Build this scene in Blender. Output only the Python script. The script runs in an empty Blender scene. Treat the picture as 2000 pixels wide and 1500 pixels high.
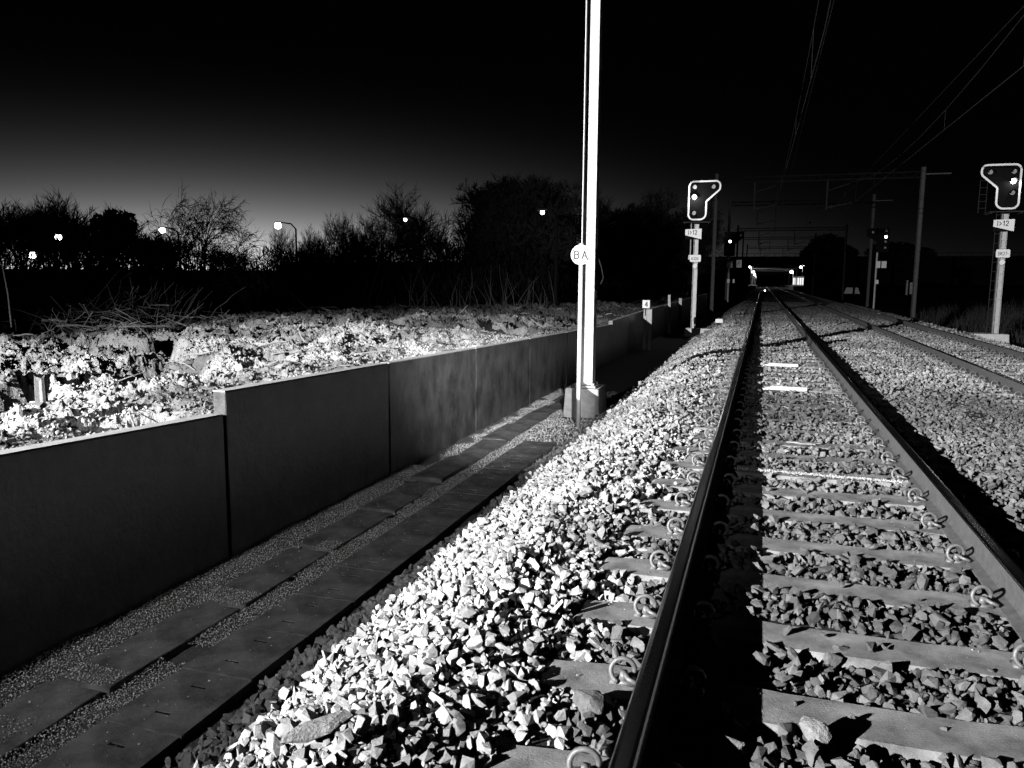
import bpy, bmesh, math, random
import numpy as np
from mathutils import Vector, Matrix
random.seed(7); rng = np.random.default_rng(7)
S = bpy.context.scene; COL = S.collection
R = math.radians

# ---------------- camera ----------------
cam = bpy.data.cameras.new("camera"); co = bpy.data.objects.new("camera", cam); COL.objects.link(co)
F, CX, CY = 1522.6, 1000.0, 750.0
def cdir(x, y): return Vector(((x-CX)/F, -(y-CY)/F, -1.0)).normalized()
yc = cdir(1490, 551); zc = -cdir(919, 12200); zc = (zc - yc*zc.dot(yc)).normalized(); xc = yc.cross(zc)
Rm = Matrix((xc, yc, zc))
co.matrix_world = Matrix.Translation((0, 0, 1.33)) @ Rm.to_4x4()
cam.sensor_width = 36; cam.lens = F/2000*36; cam.clip_start = .05; cam.clip_end = 3000
S.camera = co

# ---------------- dusk sky ----------------
W = bpy.data.worlds.new("World"); S.world = W; W.use_nodes = True
nt = W.node_tree; N = nt.nodes; L = nt.links
def mth(op, a, b=None, c=None, clamp=False):
    n = N.new('ShaderNodeMath'); n.operation = op; n.use_clamp = clamp
    for i, v in enumerate((a, b, c)):
        if v is None: continue
        if isinstance(v, (int, float)): n.inputs[i].default_value = v
        else: L.new(v, n.inputs[i])
    return n.outputs[0]
tc = N.new('ShaderNodeTexCoord'); sx = N.new('ShaderNodeSeparateXYZ'); L.new(tc.outputs['Generated'], sx.inputs[0])
elev = mth('MULTIPLY', mth('ARCSINE', sx.outputs[2]), 57.2958)
az = mth('MULTIPLY', mth('ARCTAN2', sx.outputs[0], sx.outputs[1]), 57.2958)
e0 = mth('MAXIMUM', elev, 0.0)
glow = mth('EXPONENT', mth('DIVIDE', e0, -2.25))
dz = mth('DIVIDE', mth('ADD', az, 38.0), 14.2)
azf = mth('ADD', mth('MULTIPLY', mth('EXPONENT', mth('MULTIPLY', mth('MULTIPLY', dz, dz), -.5)), .985), .004)
cut = mth('SUBTRACT', 1.0, mth('DIVIDE', e0, 15.5), clamp=True)
rad = mth('MULTIPLY', mth('MULTIPLY', mth('MULTIPLY', glow, azf), cut), 1.85)
rad = mth('ADD', rad, .0004)
bg = N['Background']; comb = N.new('ShaderNodeCombineColor')
for i in range(3): L.new(rad, comb.inputs[i])
L.new(comb.outputs[0], bg.inputs[0]); bg.inputs[1].default_value = 1.0

# ---------------- floodlight and added fill lights ----------------
def spot(name, loc, target, power, angle, blend, size):
    l = bpy.data.lights.new(name, 'SPOT'); l.energy = power; l.spot_size = R(angle); l.spot_blend = blend; l.shadow_soft_size = size
    o = bpy.data.objects.new(name, l); COL.objects.link(o); o.location = loc
    o.rotation_euler = (Vector(target)-Vector(loc)).to_track_quat('-Z', 'Y').to_euler(); return o
spot('floodlight', (-12.2, -12.5, 6.0), (-2.2, 10.5, -.1), 66000, 54, 1.0, .05)
spot('walkway_fill', (-3.92, -3.6, 4.4), (-3.3, 6.5, -.8), 1150, 46, 1.0, .1)  # added unseen fill that brightens the shaded walkway
spot('wall_fill', (1.6, -2.2, 3.7), (-3.65, 10.6, -.1), 11000, 14.5, 1.0, .06)  # added unseen fill for the middle wall panels
S.view_settings.view_transform = 'Standard'; S.view_settings.look = 'None'; S.view_settings.gamma = 1; S.view_settings.exposure = 0
S.cycles.max_bounces = 3; S.cycles.diffuse_bounces = 0; S.cycles.glossy_bounces = 2
S.cycles.sample_clamp_indirect = 1.0; S.cycles.use_light_tree = True

# ---------------- helpers ----------------
def tag(o, label=None, cat=None, group=None, kind=None):
    for k, v in (('label', label), ('category', cat), ('group', group), ('kind', kind)):
        if v: o[k] = v
    return o
def empty(name, loc=(0, 0, 0), rz=0):
    o = bpy.data.objects.new(name, None); COL.objects.link(o); o.location = loc; o.rotation_euler = (0, 0, rz); return o
class MB:
    def __init__(s): s.v = []; s.f = []
    def add(s, v, f):
        b = len(s.v); s.v.extend(v); s.f.extend([tuple(b+i for i in q) for q in f]); return s
    def box(s, x0, x1, y0, y1, z0, z1, ch=0):
        v = [(x0, y0, z0), (x1, y0, z0), (x1, y1, z0), (x0, y1, z0), (x0+ch, y0+ch, z1), (x1-ch, y0+ch, z1), (x1-ch, y1-ch, z1), (x0+ch, y1-ch, z1)]
        return s.add(v, [(3, 2, 1, 0), (4, 5, 6, 7), (0, 1, 5, 4), (1, 2, 6, 5), (2, 3, 7, 6), (3, 0, 4, 7)])
    def tube(s, pts, rad, n=6, cap=True):
        pts = [Vector(p) for p in pts]; k = len(pts)
        if not isinstance(rad, (list, tuple)): rad = [rad]*k
        vs = []; up = None
        for i, p in enumerate(pts):
            d = (pts[min(i+1, k-1)]-pts[max(i-1, 0)])
            if d.length < 1e-9: d = Vector((0, 0, 1))
            d.normalize()
            if up is None:
                up = Vector((0, 0, 1)) if abs(d.z) < .9 else Vector((1, 0, 0))
            a = d.cross(up).normalized(); up = a.cross(d).normalized()
            for j in range(n):
                t = 2*math.pi*j/n; vs.append(tuple(p + (a*math.cos(t)+up*math.sin(t))*rad[i]))
        fs = [(i*n+j, i*n+(j+1) % n, (i+1)*n+(j+1) % n, (i+1)*n+j) for i in range(k-1) for j in range(n)]
        if cap: fs += [tuple(range(n-1, -1, -1)), tuple((k-1)*n+j for j in range(n))]
        return s.add(vs, fs)
    def prism(s, poly, axis, a, b):
        # poly in 2D, extruded along axis 'x','y' or 'z' from a to b
        def m(p, t): return {'x': (t, p[0], p[1]), 'y': (p[0], t, p[1]), 'z': (p[0], p[1], t)}[axis]
        n = len(poly)
        return s.add([m(p, a) for p in poly]+[m(p, b) for p in poly],
                     [tuple(range(n)), tuple(range(2*n-1, n-1, -1))]+[(i, n+i, n+(i+1) % n, (i+1) % n) for i in range(n)])
    def build(s, name, mat, parent=None, smooth=False, bevel=0):
        me = bpy.data.meshes.new(name); me.from_pydata(s.v, [], s.f)
        bm = bmesh.new(); bm.from_mesh(me); bmesh.ops.recalc_face_normals(bm, faces=bm.faces)
        if bevel: bmesh.ops.bevel(bm, geom=list(bm.edges), offset=bevel, segments=2, affect='EDGES', clamp_overlap=True)
        bm.to_mesh(me); bm.free(); me.materials.append(mat)
        if smooth: me.polygons.foreach_set('use_smooth', [True]*len(me.polygons))
        o = bpy.data.objects.new(name, me); COL.objects.link(o); o.parent = parent; return o
def npmesh(name, V, T, mat, parent=None, tint=None, smooth=False):
    V = np.asarray(V, np.float32); T = np.asarray(T, np.int32); k = T.shape[1]
    me = bpy.data.meshes.new(name); me.vertices.add(len(V)); me.vertices.foreach_set('co', V.ravel())
    me.loops.add(T.size); me.loops.foreach_set('vertex_index', T.ravel())
    me.polygons.add(len(T)); me.polygons.foreach_set('loop_start', np.arange(0, T.size, k, dtype=np.int32))
    me.polygons.foreach_set('loop_total', np.full(len(T), k, np.int32))
    me.polygons.foreach_set('use_smooth', np.full(len(T), smooth))
    if tint is not None:
        a = me.attributes.new('tint', 'FLOAT', 'POINT'); a.data.foreach_set('value', np.asarray(tint, np.float32))
    me.update(calc_edges=True); me.materials.append(mat)
    o = bpy.data.objects.new(name, me); COL.objects.link(o); o.parent = parent; return o
def copy_tree(o, parent=None):
    c = o.copy(); COL.objects.link(c)
    if parent: c.parent = parent
    for ch in o.children: copy_tree(ch, c)
    return c

def mat(name, col, rough=.8, var=.3, scale=8, bump=0, bscale=30, metal=0, tint=False, streak=None, emit=None, spec=.5):
    m = bpy.data.materials.new(name); m.use_nodes = True; t = m.node_tree; n = t.nodes; l = t.links
    b = n['Principled BSDF']; b.inputs['Roughness'].default_value = rough; b.inputs['Metallic'].default_value = metal
    b.inputs['Specular IOR Level'].default_value = spec
    tcn = n.new('ShaderNodeTexCoord'); mp = n.new('ShaderNodeMapping'); l.new(tcn.outputs['Object'], mp.inputs[0])
    if streak: mp.inputs['Scale'].default_value = streak
    nz = n.new('ShaderNodeTexNoise'); nz.inputs['Scale'].default_value = scale; nz.inputs['Detail'].default_value = 6; nz.inputs['Roughness'].default_value = .65
    l.new(mp.outputs[0], nz.inputs['Vector'])
    mr = n.new('ShaderNodeMapRange'); mr.inputs[1].default_value = .3; mr.inputs[2].default_value = .7
    mr.inputs[3].default_value = col*(1-var); mr.inputs[4].default_value = col*(1+var); l.new(nz.outputs[0], mr.inputs[0])
    out = mr.outputs[0]
    if tint:
        at = n.new('ShaderNodeAttribute'); at.attribute_name = 'tint'
        mu = n.new('ShaderNodeMath'); mu.operation = 'MULTIPLY'; l.new(out, mu.inputs[0]); l.new(at.outputs['Fac'], mu.inputs[1]); out = mu.outputs[0]
    cc = n.new('ShaderNodeCombineColor')
    for i in range(3): l.new(out, cc.inputs[i])
    l.new(cc.outputs[0], b.inputs['Base Color'])
    if bump:
        n2 = n.new('ShaderNodeTexNoise'); n2.inputs['Scale'].default_value = bscale; n2.inputs['Detail'].default_value = 5; n2.inputs['Roughness'].default_value = .7
        l.new(tcn.outputs['Object'], n2.inputs['Vector'])
        bp = n.new('ShaderNodeBump'); bp.inputs['Strength'].default_value = 1; bp.inputs['Distance'].default_value = bump
        l.new(n2.outputs[0], bp.inputs['Height']); l.new(bp.outputs[0], b.inputs['Normal'])
    if emit:
        b.inputs['Emission Color'].default_value = (1, 1, 1, 1); b.inputs['Emission Strength'].default_value = emit
    return m
M = dict(
    stone=mat('ballast_stone', .38, .9, .3, 25, .006, 90, tint=True),
    grit=mat('grit', .7, .95, .3, 60, tint=True),
    bed=mat('ballast_bed', .014, 1, .5, 20, .02, 30),
    path=mat('path_grit', .16, 1, .4, 50, .012, 160),
    soil=mat('soil', .36, 1, .35, 6, .03, 28, tint=True, spec=.1),
    clod=mat('clod', .37, 1, .4, 20, .01, 60, tint=True, spec=.1),
    sleeper=mat('sleeper_concrete', .27, .95, .6, 6, .004, 110),
    slab=mat('slab_concrete', .20, .7, .75, 3.5, .005, 50),
    wall=mat('wall_concrete', .085, .38, .95, 3.2, .004, 24, streak=(1.3, 1.3, .9)),
    wallcap=mat('pale_concrete', .5, .9, .15, 10, .002, 80),
    block=mat('block_concrete', .6, .9, .2, 12, .003, 90),
    rust=mat('rusty_rail', .16, .6, .25, 20, .001, 150, metal=.2),
    polished=mat('polished_steel', .35, .22, .15, 40, metal=1),
    clip=mat('clip_steel', .22, .5, .3, 60, .001, 200, metal=.3),
    steel=mat('galvanised_steel', .55, .55, .12, 6, .001, 60, metal=.15),
    psteel=mat('portal_steel', .08, .8, .3, 8, spec=.2),
    beam=mat('beam_steel', .015, .9, .3, 8, spec=0),
    dsteel=mat('weathered_steel', .03, .8, .3, 10, spec=.1),
    pole=mat('white_paint', .75, .5, .06, 8),
    white=mat('reflective_white', .9, .5, .03, 8),
    black=mat('black_paint', .008, .8, .2, 8, spec=.03),
    letter=mat('black_letter', .01, .6, .1, 8),
    dark=mat('slot_shade', .008, 1, .2, 8),
    bark=mat('bark', .075, .95, .4, 30),
    twig=mat('twig_bark', .02, .95, .4, 30),
    leaf=mat('dark_leaf', .04, .8, .4, 12),
    under=mat('undergrowth_stems', .012, 1, .5, 12, spec=.0),
    bank=mat('bank_soil', .01, 1, .4, 4, spec=.0),
    wood=mat('cut_wood', .35, .9, .3, 25, .003, 60),
    stick=mat('cut_branch', .22, .95, .35, 25),
    bridge=mat('bridge_concrete', .02, 1, .3, 3, spec=0),
    far=mat('far_concrete', .4, .9, .3, 3),
    lamp=mat('lamp_glass', .8, .4, 0, 8, emit=14),
    lens=mat('lit_lens', .8, .4, 0, 8, emit=30),
    dimlens=mat('unlit_lens', .35, .15, .1, 8, spec=1),
    window=mat('lit_window', .5, .4, 0, 8, emit=1.1),
    cable=mat('cable_sheath', .25, .6, .2, 30),
    wire=mat('copper_wire', .04, .6, .2, 30),
    chalk2=mat('chipping', .4, 1, .1, 100, tint=True),
    chalk=mat('white_chalk', .8, 1, .1, 100, tint=True),
)

# rock library ------------------------------------------------------
def hull(npts, seed, sx=1, sy=1, sz=1, cut=0):
    r = np.random.default_rng(seed); p = r.normal(size=(npts, 3)); p /= np.linalg.norm(p, axis=1)[:, None]
    p *= r.uniform(.72, 1.1, (npts, 1)); p *= (sx, sy, sz)
    bm = bmesh.new(); vs = [bm.verts.new(q) for q in p]
    ret = bmesh.ops.convex_hull(bm, input=vs)
    bmesh.ops.delete(bm, geom=[v for v in bm.verts if not v.link_faces], context='VERTS')
    bmesh.ops.triangulate(bm, faces=bm.faces); bm.verts.index_update()
    V = np.array([v.co[:] for v in bm.verts], np.float32); T = np.array([[v.index for v in f.verts] for f in bm.faces], np.int32); bm.free()
    return V, T
def lib(n, npts, seed, flat=True):
    out = []; r = random.Random(seed)
    for i in range(n):
        a = r.uniform(.75, 1.35); b = r.uniform(.6, 1.0); c = r.uniform(.45, .8) if flat else r.uniform(.7, 1)
        out.append(hull(npts, seed*100+i, a, b, c))
    return out
LIB_HI = lib(26, 15, 3); LIB_LO = lib(14, 9, 4); LIB_OCT = lib(8, 7, 5); LIB_CLOD = lib(16, 16, 6, flat=False)
def rand_rot(n, tilt=None):
    q = rng.normal(size=(n, 4)); q /= np.linalg.norm(q, axis=1)[:, None]; w, x, y, z = q.T
    return np.stack([1-2*(y*y+z*z), 2*(x*y-z*w), 2*(x*z+y*w), 2*(x*y+z*w), 1-2*(x*x+z*z), 2*(y*z-x*w), 2*(x*z-y*w), 2*(y*z+x*w), 1-2*(x*x+y*y)], 1).reshape(n, 3, 3)
def scatter(P, size, library, tint):
    """stones at P with half-size, returns V, T, tint arrays"""
    n = len(P); Vs = []; Ts = []; Cs = []; base = 0
    pick = rng.integers(0, len(library), n); Rt = rand_rot(n)
    for k, (V, T) in enumerate(library):
        idx = np.where(pick == k)[0]
        if not len(idx): continue
        v = np.einsum('nij,vj->nvi', Rt[idx], V)*size[idx][:, None, None]+P[idx][:, None, :]
        t = T[None]+(np.arange(len(idx))*len(V))[:, None, None]+base
        Vs.append(v.reshape(-1, 3)); Ts.append(t.reshape(-1, 3)); Cs.append(np.repeat(tint[idx], len(V))); base += len(idx)*len(V)
    return np.concatenate(Vs), np.concatenate(Ts), np.concatenate(Cs)
def vnoise(x, y, sc, seed):
    r = np.random.default_rng(seed); g = r.random((256, 256)); X = x/sc; Y = y/sc
    xi = np.floor(X).astype(int); yi = np.floor(Y).astype(int); fx = X-xi; fy = Y-yi
    fx = fx*fx*(3-2*fx); fy = fy*fy*(3-2*fy)
    a = g[xi % 256, yi % 256]; b = g[(xi+1) % 256, yi % 256]; c = g[xi % 256, (yi+1) % 256]; d = g[(xi+1) % 256, (yi+1) % 256]
    return (a*(1-fx)+b*fx)*(1-fy)+(c*(1-fx)+d*fx)*fy-.5
def inview(P, m=1.2):
    a0, a1 = R(-51.5), R(15.8)
    x, y = P[:, 0], P[:, 1]
    l = x*math.cos(a0)-y*math.sin(a0); r = x*math.cos(a1)-y*math.sin(a1)
    return (l > -m) & (r < m)
def joined(parts):
    V = []; T = []; C = []; b = 0
    for v, t, c in parts:
        V.append(v); T.append(t+b); C.append(c); b += len(v)
    return np.concatenate(V), np.concatenate(T), np.concatenate(C)
def gridmesh(xs, ys, zf, tintf=None):
    X, Y = np.meshgrid(xs, ys, indexing='ij'); Z = zf(X, Y); n, m = X.shape
    V = np.stack([X, Y, Z], -1).reshape(-1, 3); i = np.arange(n*m).reshape(n, m)
    Q = np.stack([i[:-1, :-1], i[1:, :-1], i[1:, 1:], i[:-1, 1:]], -1).reshape(-1, 4)
    return V, Q

# ---------------- the setting ----------------
g = MB(); g.add([(-1500, -1500, -1.25), (1500, -1500, -1.25), (1500, 1500, -1.25), (-1500, 1500, -1.25)], [(0, 1, 2, 3)])
tag(g.build('ground', M['bank']), kind='structure')

RX = (-.31, 1.19, 3.42, 4.92); TC = (.44, 4.17)
def sleeper_y(t): return (2.17 if t == 0 else 1.9, .615)
def profile(x, y):
    xp = [-2.75, -2.42, -1.75, -1.2, -.85, -.6, 1.5, 1.9, 2.35, 2.75, 3.1, 5.2, 5.5, 5.9, 6.9, 7.3]
    zp = [-.92, -.84, -.46, -.17, -.17, -.200, -.200, -.19, -.13, -.19, -.200, -.200, -.2, -.2, -.55, -.6]
    return np.interp(x, xp, zp)+vnoise(x, y, .45, 11)*.05+vnoise(x, y, .16, 12)*.02
V, Q = gridmesh(np.linspace(-2.75, 7.3, 120), np.concatenate([np.arange(-1, 14, .12), np.arange(14, 60, .3), np.arange(60, 330, 4.)]), lambda x, y: profile(x, y)-.02)
tag(npmesh('formation', V, Q, M['bed'], smooth=True), kind='structure')
# ballast stones
def ballast_zone(y0, y1, sp, smin, smax, library, layers=1):
    out = []
    for lay in range(layers):
        xs = np.arange(-2.62, 7.0, sp); ys = np.arange(y0, y1, sp)
        X, Y = np.meshgrid(xs, ys); X = X.ravel()+rng.uniform(-.5, .5, X.size)*sp*1.15; Y = Y.ravel()+rng.uniform(-.5, .5, Y.size)*sp*1.15
        Z = profile(X, Y); P = np.stack([X, Y, Z], 1)
        sz = rng.uniform(0, 1, len(P))**1.9*(smax-smin)+smin
        keep = inview(P, .7)
        toe = -2.42+vnoise(Y, Y*.3, .5, 5)*.25; keep &= (X-sz*.5 > toe) & ((X > -2.3) | (rng.random(len(P)) < .9))
        for r_ in RX: keep &= np.abs(X-r_) > .08+sz*.35
        for t in (0, 1):
            s0, sp_ = sleeper_y(t); ph = np.abs(((Y-s0+sp_/2) % sp_)-sp_/2)
            on = (np.abs(X-TC[t]) < 1.19) & (ph < .128+sz*.25)
            keep &= ~on | ((rng.random(len(P)) < (np.interp(Y, [4.5, 7, 10, 14], [.012, .03, .16, .42]) if t == 0 else .45)*(1.0+1.6*vnoise(X, Y, .5, 16))) & (ph < .2))
            Z = np.where(on, -.178+sz*.35, Z)
        Z = Z+rng.uniform(-.6, .85, len(P))*sz*(1 if lay == 0 else 1.5)*np.interp(Y, [5, 15], [1, 1.5])+vnoise(X, Y, .09, 15)*.03
        if lay: keep &= rng.random(len(P)) < .6
        inside = (X > -.75) & (X < 5.3)
        Z = np.where(inside, np.minimum(Z, -.166+sz*.2), Z)
        P = np.stack([X, Y, Z], 1)[keep]; sz = sz[keep]; X = X[keep]
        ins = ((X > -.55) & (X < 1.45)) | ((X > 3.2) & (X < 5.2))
        yy = P[:, 1]; ti = rng.uniform(.5, 1.15, len(P))*np.where(ins, np.interp(yy, [2, 8.5, 9, 10.6, 11.6], [.5, .55, .3, .33, .95]), np.where(X > 1.4, np.interp(yy+X*.4, [9, 10, 12, 14], [.62, .45, .45, .95]), 1.15))*np.interp(yy, [6, 12, 22, 30, 42], [1, 1.15, 1.25, .75, .25])  # track dirt, plus a painted shadow band and floodlight fade with distance
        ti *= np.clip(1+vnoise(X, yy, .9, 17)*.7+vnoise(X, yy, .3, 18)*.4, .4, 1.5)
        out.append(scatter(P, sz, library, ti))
    return out
parts = ballast_zone(1.2, 5.5, .038, .013, .045, LIB_HI, 2)+ballast_zone(5.5, 11, .042, .018, .042, LIB_LO, 2)+ballast_zone(11, 26, .06, .024, .045, LIB_LO)+ballast_zone(26, 62, .10, .04, .07, LIB_OCT)
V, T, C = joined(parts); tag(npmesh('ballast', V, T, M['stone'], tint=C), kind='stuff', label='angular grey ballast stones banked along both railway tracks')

# walkway base and grit strips
V, Q = gridmesh(np.linspace(-3.76, -2.4, 40), np.concatenate([np.arange(-1, 14, .05), np.arange(14, 60, .3)]),
                lambda x, y: -.845+vnoise(x, y, .3, 21)*.03+vnoise(x, y, .06, 22)*.012+np.where(x < -3.5, (-3.5-x)*.18, 0)-np.where(x > -2.5, .03, 0))
tag(npmesh('walkway', V, Q, M['path'], smooth=True), kind='structure')
def grit(x0, x1, y0, y1, sp, s, zf):
    X, Y = np.meshgrid(np.arange(x0, x1, sp), np.arange(y0, y1, sp)); X = X.ravel()+rng.uniform(-.6, .6, X.size)*sp; Y = Y.ravel()+rng.uniform(-.6, .6, Y.size)*sp
    k = vnoise(X, Y, .35, 31)*1.0+vnoise(X, Y, .1, 32)*.5 > -.42
    X, Y = X[k], Y[k]
    P = np.stack([X, Y, zf(X, Y)+rng.uniform(0, .012, len(X))], 1); return scatter(P, rng.uniform(.5, 1.2, len(P))*s, LIB_OCT, rng.uniform(.5, 1.5, len(P)))
ps = [grit(-3.75, -3.46+.0, 1.6, 8, .0115, .0062, lambda x, y: -.822+np.maximum(-3.5-x, 0)*.2+vnoise(x, y, .2, 33)*.02),
      grit(-3.15, -2.92, 1.6, 8, .0115, .0062, lambda x, y: -.815+vnoise(x, y, .2, 34)*.03),
      grit(-3.75, -3.4, 8, 15, .02, .010, lambda x, y: -.815+vnoise(x, y, .3, 33)*.03),
      grit(-3.15, -2.92, 8, 15, .02, .010, lambda x, y: -.82+vnoise(x, y, .3, 34)*.03),
      grit(-2.95, -2.3, 9.9, 15, .035, .018, lambda x, y: -.83+vnoise(x, y, .3, 35)*.03)]
ps += [grit(-3.47, -3.15, 3.0, 3.16, .013, .006, lambda x, y: -.785), grit(-3.47, -3.13, 4.08, 4.3, .012, .006, lambda x, y: -.787), grit(-3.3, -3.13, 5.2, 5.4, .014, .006, lambda x, y: -.787), grit(-3.45, -2.6, 1.7, 9, .10, .006, lambda x, y: -.789), grit(-3.4, -3.2, 2.45, 2.65, .02, .006, lambda x, y: -.787)]
V, T, C = joined(ps); tag(npmesh('grit', V, T, M['grit'], tint=C), kind='stuff', label='fine grey grit between the walkway slabs and the wall')

# field behind the wall
def walltop(y):
    return np.interp(y, [-1, 4.79, 4.80, 20.6, 20.61, 26, 60], [.56, .32, .49, .17, .265, .33, .5])
pits = [(-8.3, 8.6, 1.1, .30), (-6.8, 7.4, .85, .42), (-7.9, 6.7, .6, .3), (-6.0, 5.9, .45, .25), (-9.3, 19.5, 1.6, .28), (-7.2, 20.5, 1.5, .3), (-6.2, 24, 1.6, .3), (-9.6, 8.4, .5, .2), (-13, 14, 1.5, .2), (-6.9, 15.2, .8, .18), (-11, 12, .8, .15), (-6.6, 5.2, .35, .2), (-5.0, 3.9, .25, .10)]
def humus_falloff(x, y): return np.interp(y-.0*x+np.clip(-x-9, 0, 9)*.9+vnoise(x, y, 1.5, 48)*3, [13, 18, 24], [1, .5, .2])*np.clip(1+vnoise(x, y, .6, 50)*1.3, .35, 1.4)  # humus patches, plus lamp falloff painted as darker soil farther off
def field(x, y):
    z = walltop(y)*.0+np.interp(-x, [3.85, 5.5, 60], [0, 0, 0])
    near = np.clip((-x-3.85)/2.5, 0, 1)
    z = (np.interp(y, [-1, 4.2, 6.5, 20.6, 22, 60], [.34, .27, .36, .11, .2, .4]))*(1-near)+np.interp(y, [3, 7], [.27, .33])*near
    amp = np.clip((-x-3.8)/1.5, .12, 1)
    z = z+amp*(vnoise(x, y, 2.2, 41)*.16+vnoise(x, y, .8, 42)*.16+vnoise(x, y, .3, 43)*.16+np.abs(vnoise(x, y, .17, 44))*.13+vnoise(x, y, .085, 45)*.11+np.abs(vnoise(x, y, .05, 49))*.09-.05)
    hl = vnoise(x, y, 1.1, 46)+vnoise(x, y, .4, 47)*.5; s_ = np.clip((hl-.10)/.20, 0, 1)*np.clip((y-3.8)/1.5, 0, 1); z = z-amp*.36*s_*s_*(3-2*s_)
    for px, py, r_, d in pits: z = z-d*np.exp(-(((x-px)**2*1.4+(y-py)**2)/(r_*.8)**2)**2)
    return z
V, Q = gridmesh(-np.concatenate([np.arange(3.85, 12, .034), np.arange(12, 16, .06), np.arange(16, 24, .1), np.arange(24, 90, 1.5)]), np.concatenate([np.arange(2.2, 13, .034), np.arange(13, 20, .06), np.arange(20, 34, .1), np.arange(34, 130, 2.)]), field)
tag(npmesh('field', V, Q, M['soil'], tint=humus_falloff(V[:, 0], V[:, 1])), kind='structure')
def clods(x0, x1, y0, y1, sp, s0, s1, library, power=3):
    X, Y = np.meshgrid(np.arange(x0, x1, sp), np.arange(y0, y1, sp)); X = X.ravel()+rng.uniform(-.7, .7, X.size)*sp; Y = Y.ravel()+rng.uniform(-.7, .7, Y.size)*sp
    P = np.stack([X, Y, 0*X], 1); k = inview(P, .5) & (X < -3.95-s1*.5); X, Y = X[k], Y[k]
    s = rng.uniform(0, 1, len(X))**power*(s1-s0)+s0
    return scatter(np.stack([X, Y, field(X, Y)+s*rng.uniform(-.4, .6, len(X))], 1), s, library, rng.uniform(.8, 1.15, len(X))*humus_falloff(X, Y))
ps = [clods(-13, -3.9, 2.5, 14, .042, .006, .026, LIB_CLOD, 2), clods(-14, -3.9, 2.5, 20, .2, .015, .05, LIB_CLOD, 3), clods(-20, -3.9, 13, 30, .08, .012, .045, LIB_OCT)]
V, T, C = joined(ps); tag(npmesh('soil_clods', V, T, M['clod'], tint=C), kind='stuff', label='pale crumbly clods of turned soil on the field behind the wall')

# dark bank closing the field
line = [(-58, 20), (-30, 22), (-19.5, 25.5), (-12, 30), (-8.6, 33), (-8.2, 60), (-8.2, 178)]
b = MB(); prof = [(0, .1), (1.5, .9), (3, 1.4), (6, 1.7), (30, 1.6)]
nrm = []
for i, p in enumerate(line):
    a_ = line[max(i-1, 0)]; c_ = line[min(i+1, len(line)-1)]; d = Vector((c_[0]-a_[0], c_[1]-a_[1])).normalized(); nrm.append((-d.y, d.x))
vs = [(p[0]+n_[0]*o_, p[1]+n_[1]*o_, z_) for p, n_ in zip(line, nrm) for o_, z_ in prof]; k = len(prof)
b.add(vs, [(i*k+j, (i+1)*k+j, (i+1)*k+j+1, i*k+j+1) for i in range(len(line)-1) for j in range(k-1)])
tag(b.build('bank', M['bank']), kind='structure')
# right hand verge
V, Q = gridmesh(np.concatenate([np.arange(7.0, 20, .25), np.arange(20, 140, 6)]), np.concatenate([np.arange(10, 60, .4), np.arange(60, 330, 6.)]),
                lambda x, y: -.62+np.clip((x-8)*.12, 0, 1.6)+vnoise(x, y, 1.3, 51)*.2+vnoise(x, y, .5, 52)*.1)
tag(npmesh('verge', V, Q, M['bank'], smooth=True), kind='structure')

# ---------------- tracks ----------------
def rail_poly(x):
    h = [(-.072, -.170), (.072, -.170), (.072, -.160), (.022, -.146), (.0095, -.135), (.0095, -.048), (.036, -.036), (.036, -.010), (.030, -.002), (.018, 0), (-.018, 0), (-.030, -.002), (-.036, -.010), (-.036, -.036), (-.0095, -.048), (-.0095, -.135), (-.022, -.146), (-.072, -.160)]
    return [(x+a, c) for a, c in h]
labs = ['rusty rail nearest the retaining wall, casting a wide black shadow', 'rusty right hand rail of the near track, inner side lit grey',
        'rusty rail of the far track on its side towards the near track', 'outermost rusty rail beside the white outlined signal on the right']
for x, lb in zip(RX, labs):
    o = tag(MB().prism(rail_poly(x), 'y', -2, 330).build('rail', M['rust']), lb, 'rail', 'running rails'); o.data.materials.append(M['polished'])
    for p_ in o.data.polygons:
        if p_.normal.z > .35 and p_.center.z > -.02: p_.material_index = 1
ORD1 = 'first second third fourth fifth sixth seventh eighth ninth tenth eleventh twelfth thirteenth fourteenth fifteenth sixteenth seventeenth eighteenth nineteenth'.split()
TENS = {2: ('twentieth', 'twenty'), 3: ('thirtieth', 'thirty'), 4: ('fortieth', 'forty'), 5: ('fiftieth', 'fifty'), 6: ('sixtieth', 'sixty'), 7: ('seventieth', 'seventy'), 8: ('eightieth', 'eighty')}
def ordw(n):
    if n < 20: return ORD1[n-1]
    return TENS[n//10][0] if n % 10 == 0 else TENS[n//10][1]+'-'+ORD1[n % 10-1]
def sleeper_mesh():
    m = MB(); secs = [(-1.2, .085, .125, -.20), (-1.17, .10, .135, -.182), (-.95, .122, .15, -.176), (-.5, .122, .15, -.172), (-.3, .115, .14, -.182), (.3, .115, .14, -.182), (.5, .122, .15, -.172), (.95, .122, .15, -.176), (1.17, .10, .135, -.182), (1.2, .085, .125, -.20)]
    vs = []
    for x, a, c, z in secs: vs += [(x, -c, -.38), (x, c, -.38), (x, c*.97, z-.03), (x, a, z), (x, -a, z), (x, -c*.97, z-.03)]
    fs = [(i*6+j, (i+1)*6+j, (i+1)*6+(j+1) % 6, i*6+(j+1) % 6) for i in range(len(secs)-1) for j in range(6)]
    fs += [(0, 1, 2, 3, 4, 5), tuple(54+j for j in (5, 4, 3, 2, 1, 0))]
    return m.add(vs, fs)
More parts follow.
